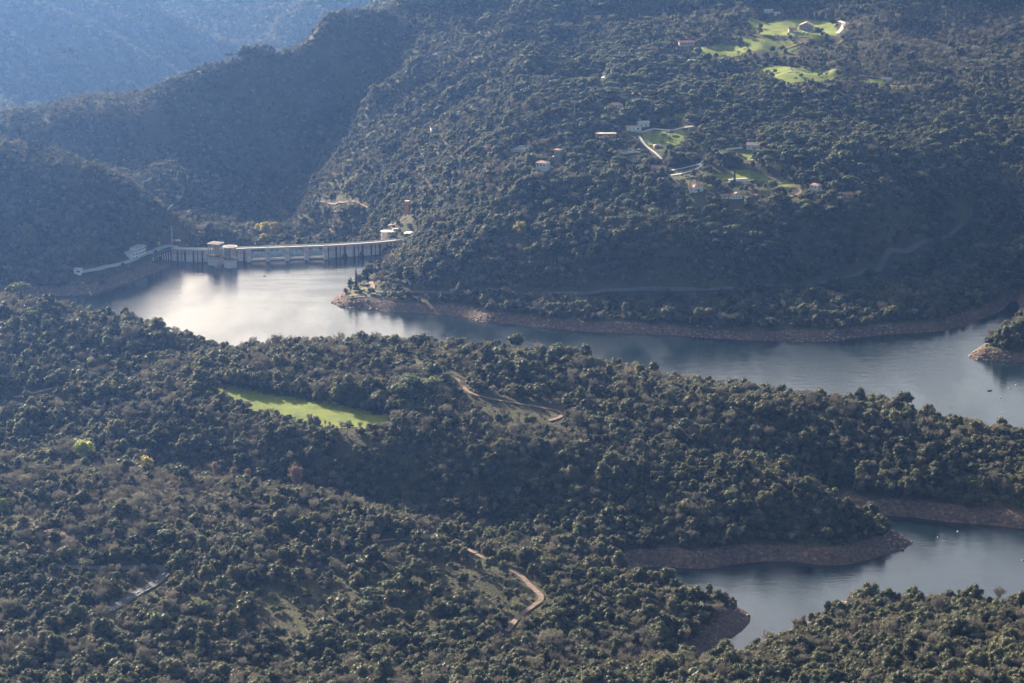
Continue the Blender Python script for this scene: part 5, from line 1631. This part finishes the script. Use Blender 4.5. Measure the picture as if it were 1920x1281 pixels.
def gn_wood(name, meshes, trunks, P, scale, rotz, idx, label):
    """one object: points carrying copies of the tree models"""
    me = D.meshes.new(name)
    me.vertices.add(len(P)); me.vertices.foreach_set('co', P.astype(np.float32).ravel())
    for nm, ty, arr in (('tscale', 'FLOAT', scale), ('trot', 'FLOAT', rotz), ('tidx', 'INT', idx)):
        a = me.attributes.new(nm, ty, 'POINT')
        a.data.foreach_set('value', arr.astype(np.float32 if ty == 'FLOAT' else np.int32))
    me.update()
    o = link(name, me)
    tag(o, label, None, None, 'stuff')
    ng = D.node_groups.new(name + '_nodes', 'GeometryNodeTree')
    ng.interface.new_socket('Geometry', in_out='INPUT', socket_type='NodeSocketGeometry')
    ng.interface.new_socket('Geometry', in_out='OUTPUT', socket_type='NodeSocketGeometry')
    N = ng.nodes; Lk = ng.links
    gi = N.new('NodeGroupInput'); go = N.new('NodeGroupOutput')
    m2p = N.new('GeometryNodeMeshToPoints')
    Lk.new(gi.outputs[0], m2p.inputs[0])
    iop = N.new('GeometryNodeInstanceOnPoints')
    Lk.new(m2p.outputs[0], iop.inputs['Points'])
    g2i = N.new('GeometryNodeJoinGeometry')
    # join in reverse so that index k picks model k
    for k in reversed(range(len(meshes))):
        src = D.objects.new(name + '_model', join_meshes(meshes[k], trunks[k % len(trunks)]))
        oi = N.new('GeometryNodeObjectInfo'); oi.inputs['Object'].default_value = src
        oi.inputs['As Instance'].default_value = True
        Lk.new(oi.outputs['Geometry'], g2i.inputs[0])
    Lk.new(g2i.outputs[0], iop.inputs['Instance'])
    iop.inputs['Pick Instance'].default_value = True
    def attr(nm, ty):
        a = N.new('GeometryNodeInputNamedAttribute'); a.data_type = ty; a.inputs['Name'].default_value = nm
        return a.outputs['Attribute']
    Lk.new(attr('tidx', 'INT'), iop.inputs['Instance Index'])
    cx = N.new('ShaderNodeCombineXYZ'); Lk.new(attr('trot', 'FLOAT'), cx.inputs[2])
    Lk.new(cx.outputs[0], iop.inputs['Rotation'])
    cs = N.new('ShaderNodeCombineXYZ'); sc_ = attr('tscale', 'FLOAT')
    for q in range(3): Lk.new(sc_, cs.inputs[q])
    Lk.new(cs.outputs[0], iop.inputs['Scale'])
    Lk.new(iop.outputs[0], go.inputs[0])
    md = o.modifiers.new('trees', 'NODES'); md.node_group = ng
    return o

_jc = {}
def join_meshes(a, b):
    key = (a.name, b.name)
    if key in _jc: return _jc[key]
    vs, fs, ms, k = [], [], [], 0
    for mi, m in enumerate((a, b)):
        co = np.empty(len(m.vertices) * 3, np.float32); m.vertices.foreach_get('co', co)
        vs += co.reshape(-1, 3).tolist()
        for p in m.polygons:
            fs.append([v + k for v in p.vertices]); ms.append(mi)
        k = len(vs)
    me = D.meshes.new(a.name + '_tree')
    me.from_pydata(vs, [], fs)
    me.materials.append(a.materials[0]); me.materials.append(b.materials[0])
    me.polygons.foreach_set('material_index', ms)
    me.update()
    _jc[key] = me
    return me

def tree_thing(name, crown, trunk, loc, s, rz, label, group, cat='tree'):
    e = empty(name, loc, rz, label, cat, group)
    e.scale = (s, s, s)
    if trunk is not None: link('trunk', trunk, e)
    link('crown', crown, e)
    return e

for kd, sp in SPEC.items():
    I = np.nonzero(kind == kd)[0]
    cand = I[inview[I]]
    near = cand[np.argsort(Y[cand])][:300]
    if kd == 1:      # the pines that show largest stand singly at the near edge of the pine slope
        near = cand[np.argsort(np.hypot(X[cand], Y[cand]) / SC_T[cand])][:300]
    nearset = np.zeros(n, bool); nearset[near] = True
    for i in near:
        c = sp['crowns'][var[i] % len(sp['crowns'])]
        t = sp['trunks'][(var[i] % len(sp['crowns'])) % len(sp['trunks'])]
        if kd == 1: t = PINE_T[0] if var[i] % 4 < 2 else PINE_T[1]
        tree_thing(sp['name'], c, t, (X[i], Y[i], Z[i] - .3), SC_T[i] * sp['s'], ROT[i], sp['lab'], sp['group'])
    R_ = I[~nearset[I]]
    tr = [PINE_T[0], PINE_T[0], PINE_T[1], PINE_T[1]] if kd == 1 else sp['trunks']
    gn_wood(sp['stuff'], sp['crowns'], tr, np.stack([X[R_], Y[R_], Z[R_] - .3], -1), SC_T[R_] * sp['s'], ROT[R_], var[R_] % len(sp['crowns']), sp['slab'])

# undergrowth: low shrubs on the banks and in the clearings
def undergrowth():
    r = np.random.default_rng(21)
    parts = []
    for (ya, yb, sp) in ((1130, 2700, 4.0),):
        xs = np.arange(-680, 680, sp); ys = np.arange(ya, yb, sp)
        A, B = np.meshgrid(xs, ys)
        A = (A + r.uniform(-.5, .5, A.shape) * sp).ravel(); B = (B + r.uniform(-.5, .5, B.shape) * sp).ravel()
        parts.append((A, B))
    A, B = parts[0]
    Zu = ground_z(A, B)
    px, py = to_px(A, B, Zu)
    db = grid_val(G_DB, A, B); wt = grid_val(G_WAT, A, B)
    th = blobs(THIN, px, py)
    on_bank = (db > 7.5) & (db < 22)
    p = np.where(on_bank, .10 + .3 * sstep(9, 16, db), np.where(db > 18, .04 + .55 * th * (fbm(A, B, 12, 3, 2) > -.1), 0))
    k = (~wt) & (np.abs(A) < B * .232 + 20) & (r.random(len(A)) < p)
    for xy in FIELD_XY: k &= ~inside(A, B, xy) | (fbm(A, B, 18, 61, 2) > .12)
    for P, w, kk, lab in ROAD_XY:
        line = [tuple(q) for q in P[::4]]
        ii = np.nonzero(k)[0]
        k[ii[seg_dist(A[ii], B[ii], line) < w / 2 + 1.0]] = False
    A, B, Zu = A[k], B[k], Zu[k]
    gn_wood('scrub', [SHRUB[0], SHRUB[1]], [STUB], np.stack([A, B, Zu - .1], -1), r.uniform(.35, 1.0, len(A)), r.uniform(0, 6.28, len(A)), r.integers(0, 2, len(A)), 'low olive green scrub on the banks and in the clearings')
M['scrub'] = foliage('scrub_leaves', (.045, .050, .022), (.095, .095, .045), (.11, .085, .05), spec=.2)
SHRUB = [crown_mesh('shrub', [(0, 0, .7, .9, .8), (.7, .2, .5, .7, .8), (-.5, .6, .5, .7, .7)], M['scrub'], 51, leaf=.2, per=40),
         crown_mesh('shrub', [(0, 0, .5, .8, .7), (-.8, .1, .4, .6, .7), (.2, -.7, .4, .6, .6), (.9, .6, .35, .5, .7)], M['scrub'], 52, leaf=.2, per=36)]
_st = MB(); _st.bar((0, 0, -.3), (0, 0, .5), .06, .04, 4)
STUB = _st.mesh('stem', M['bark'])
undergrowth()
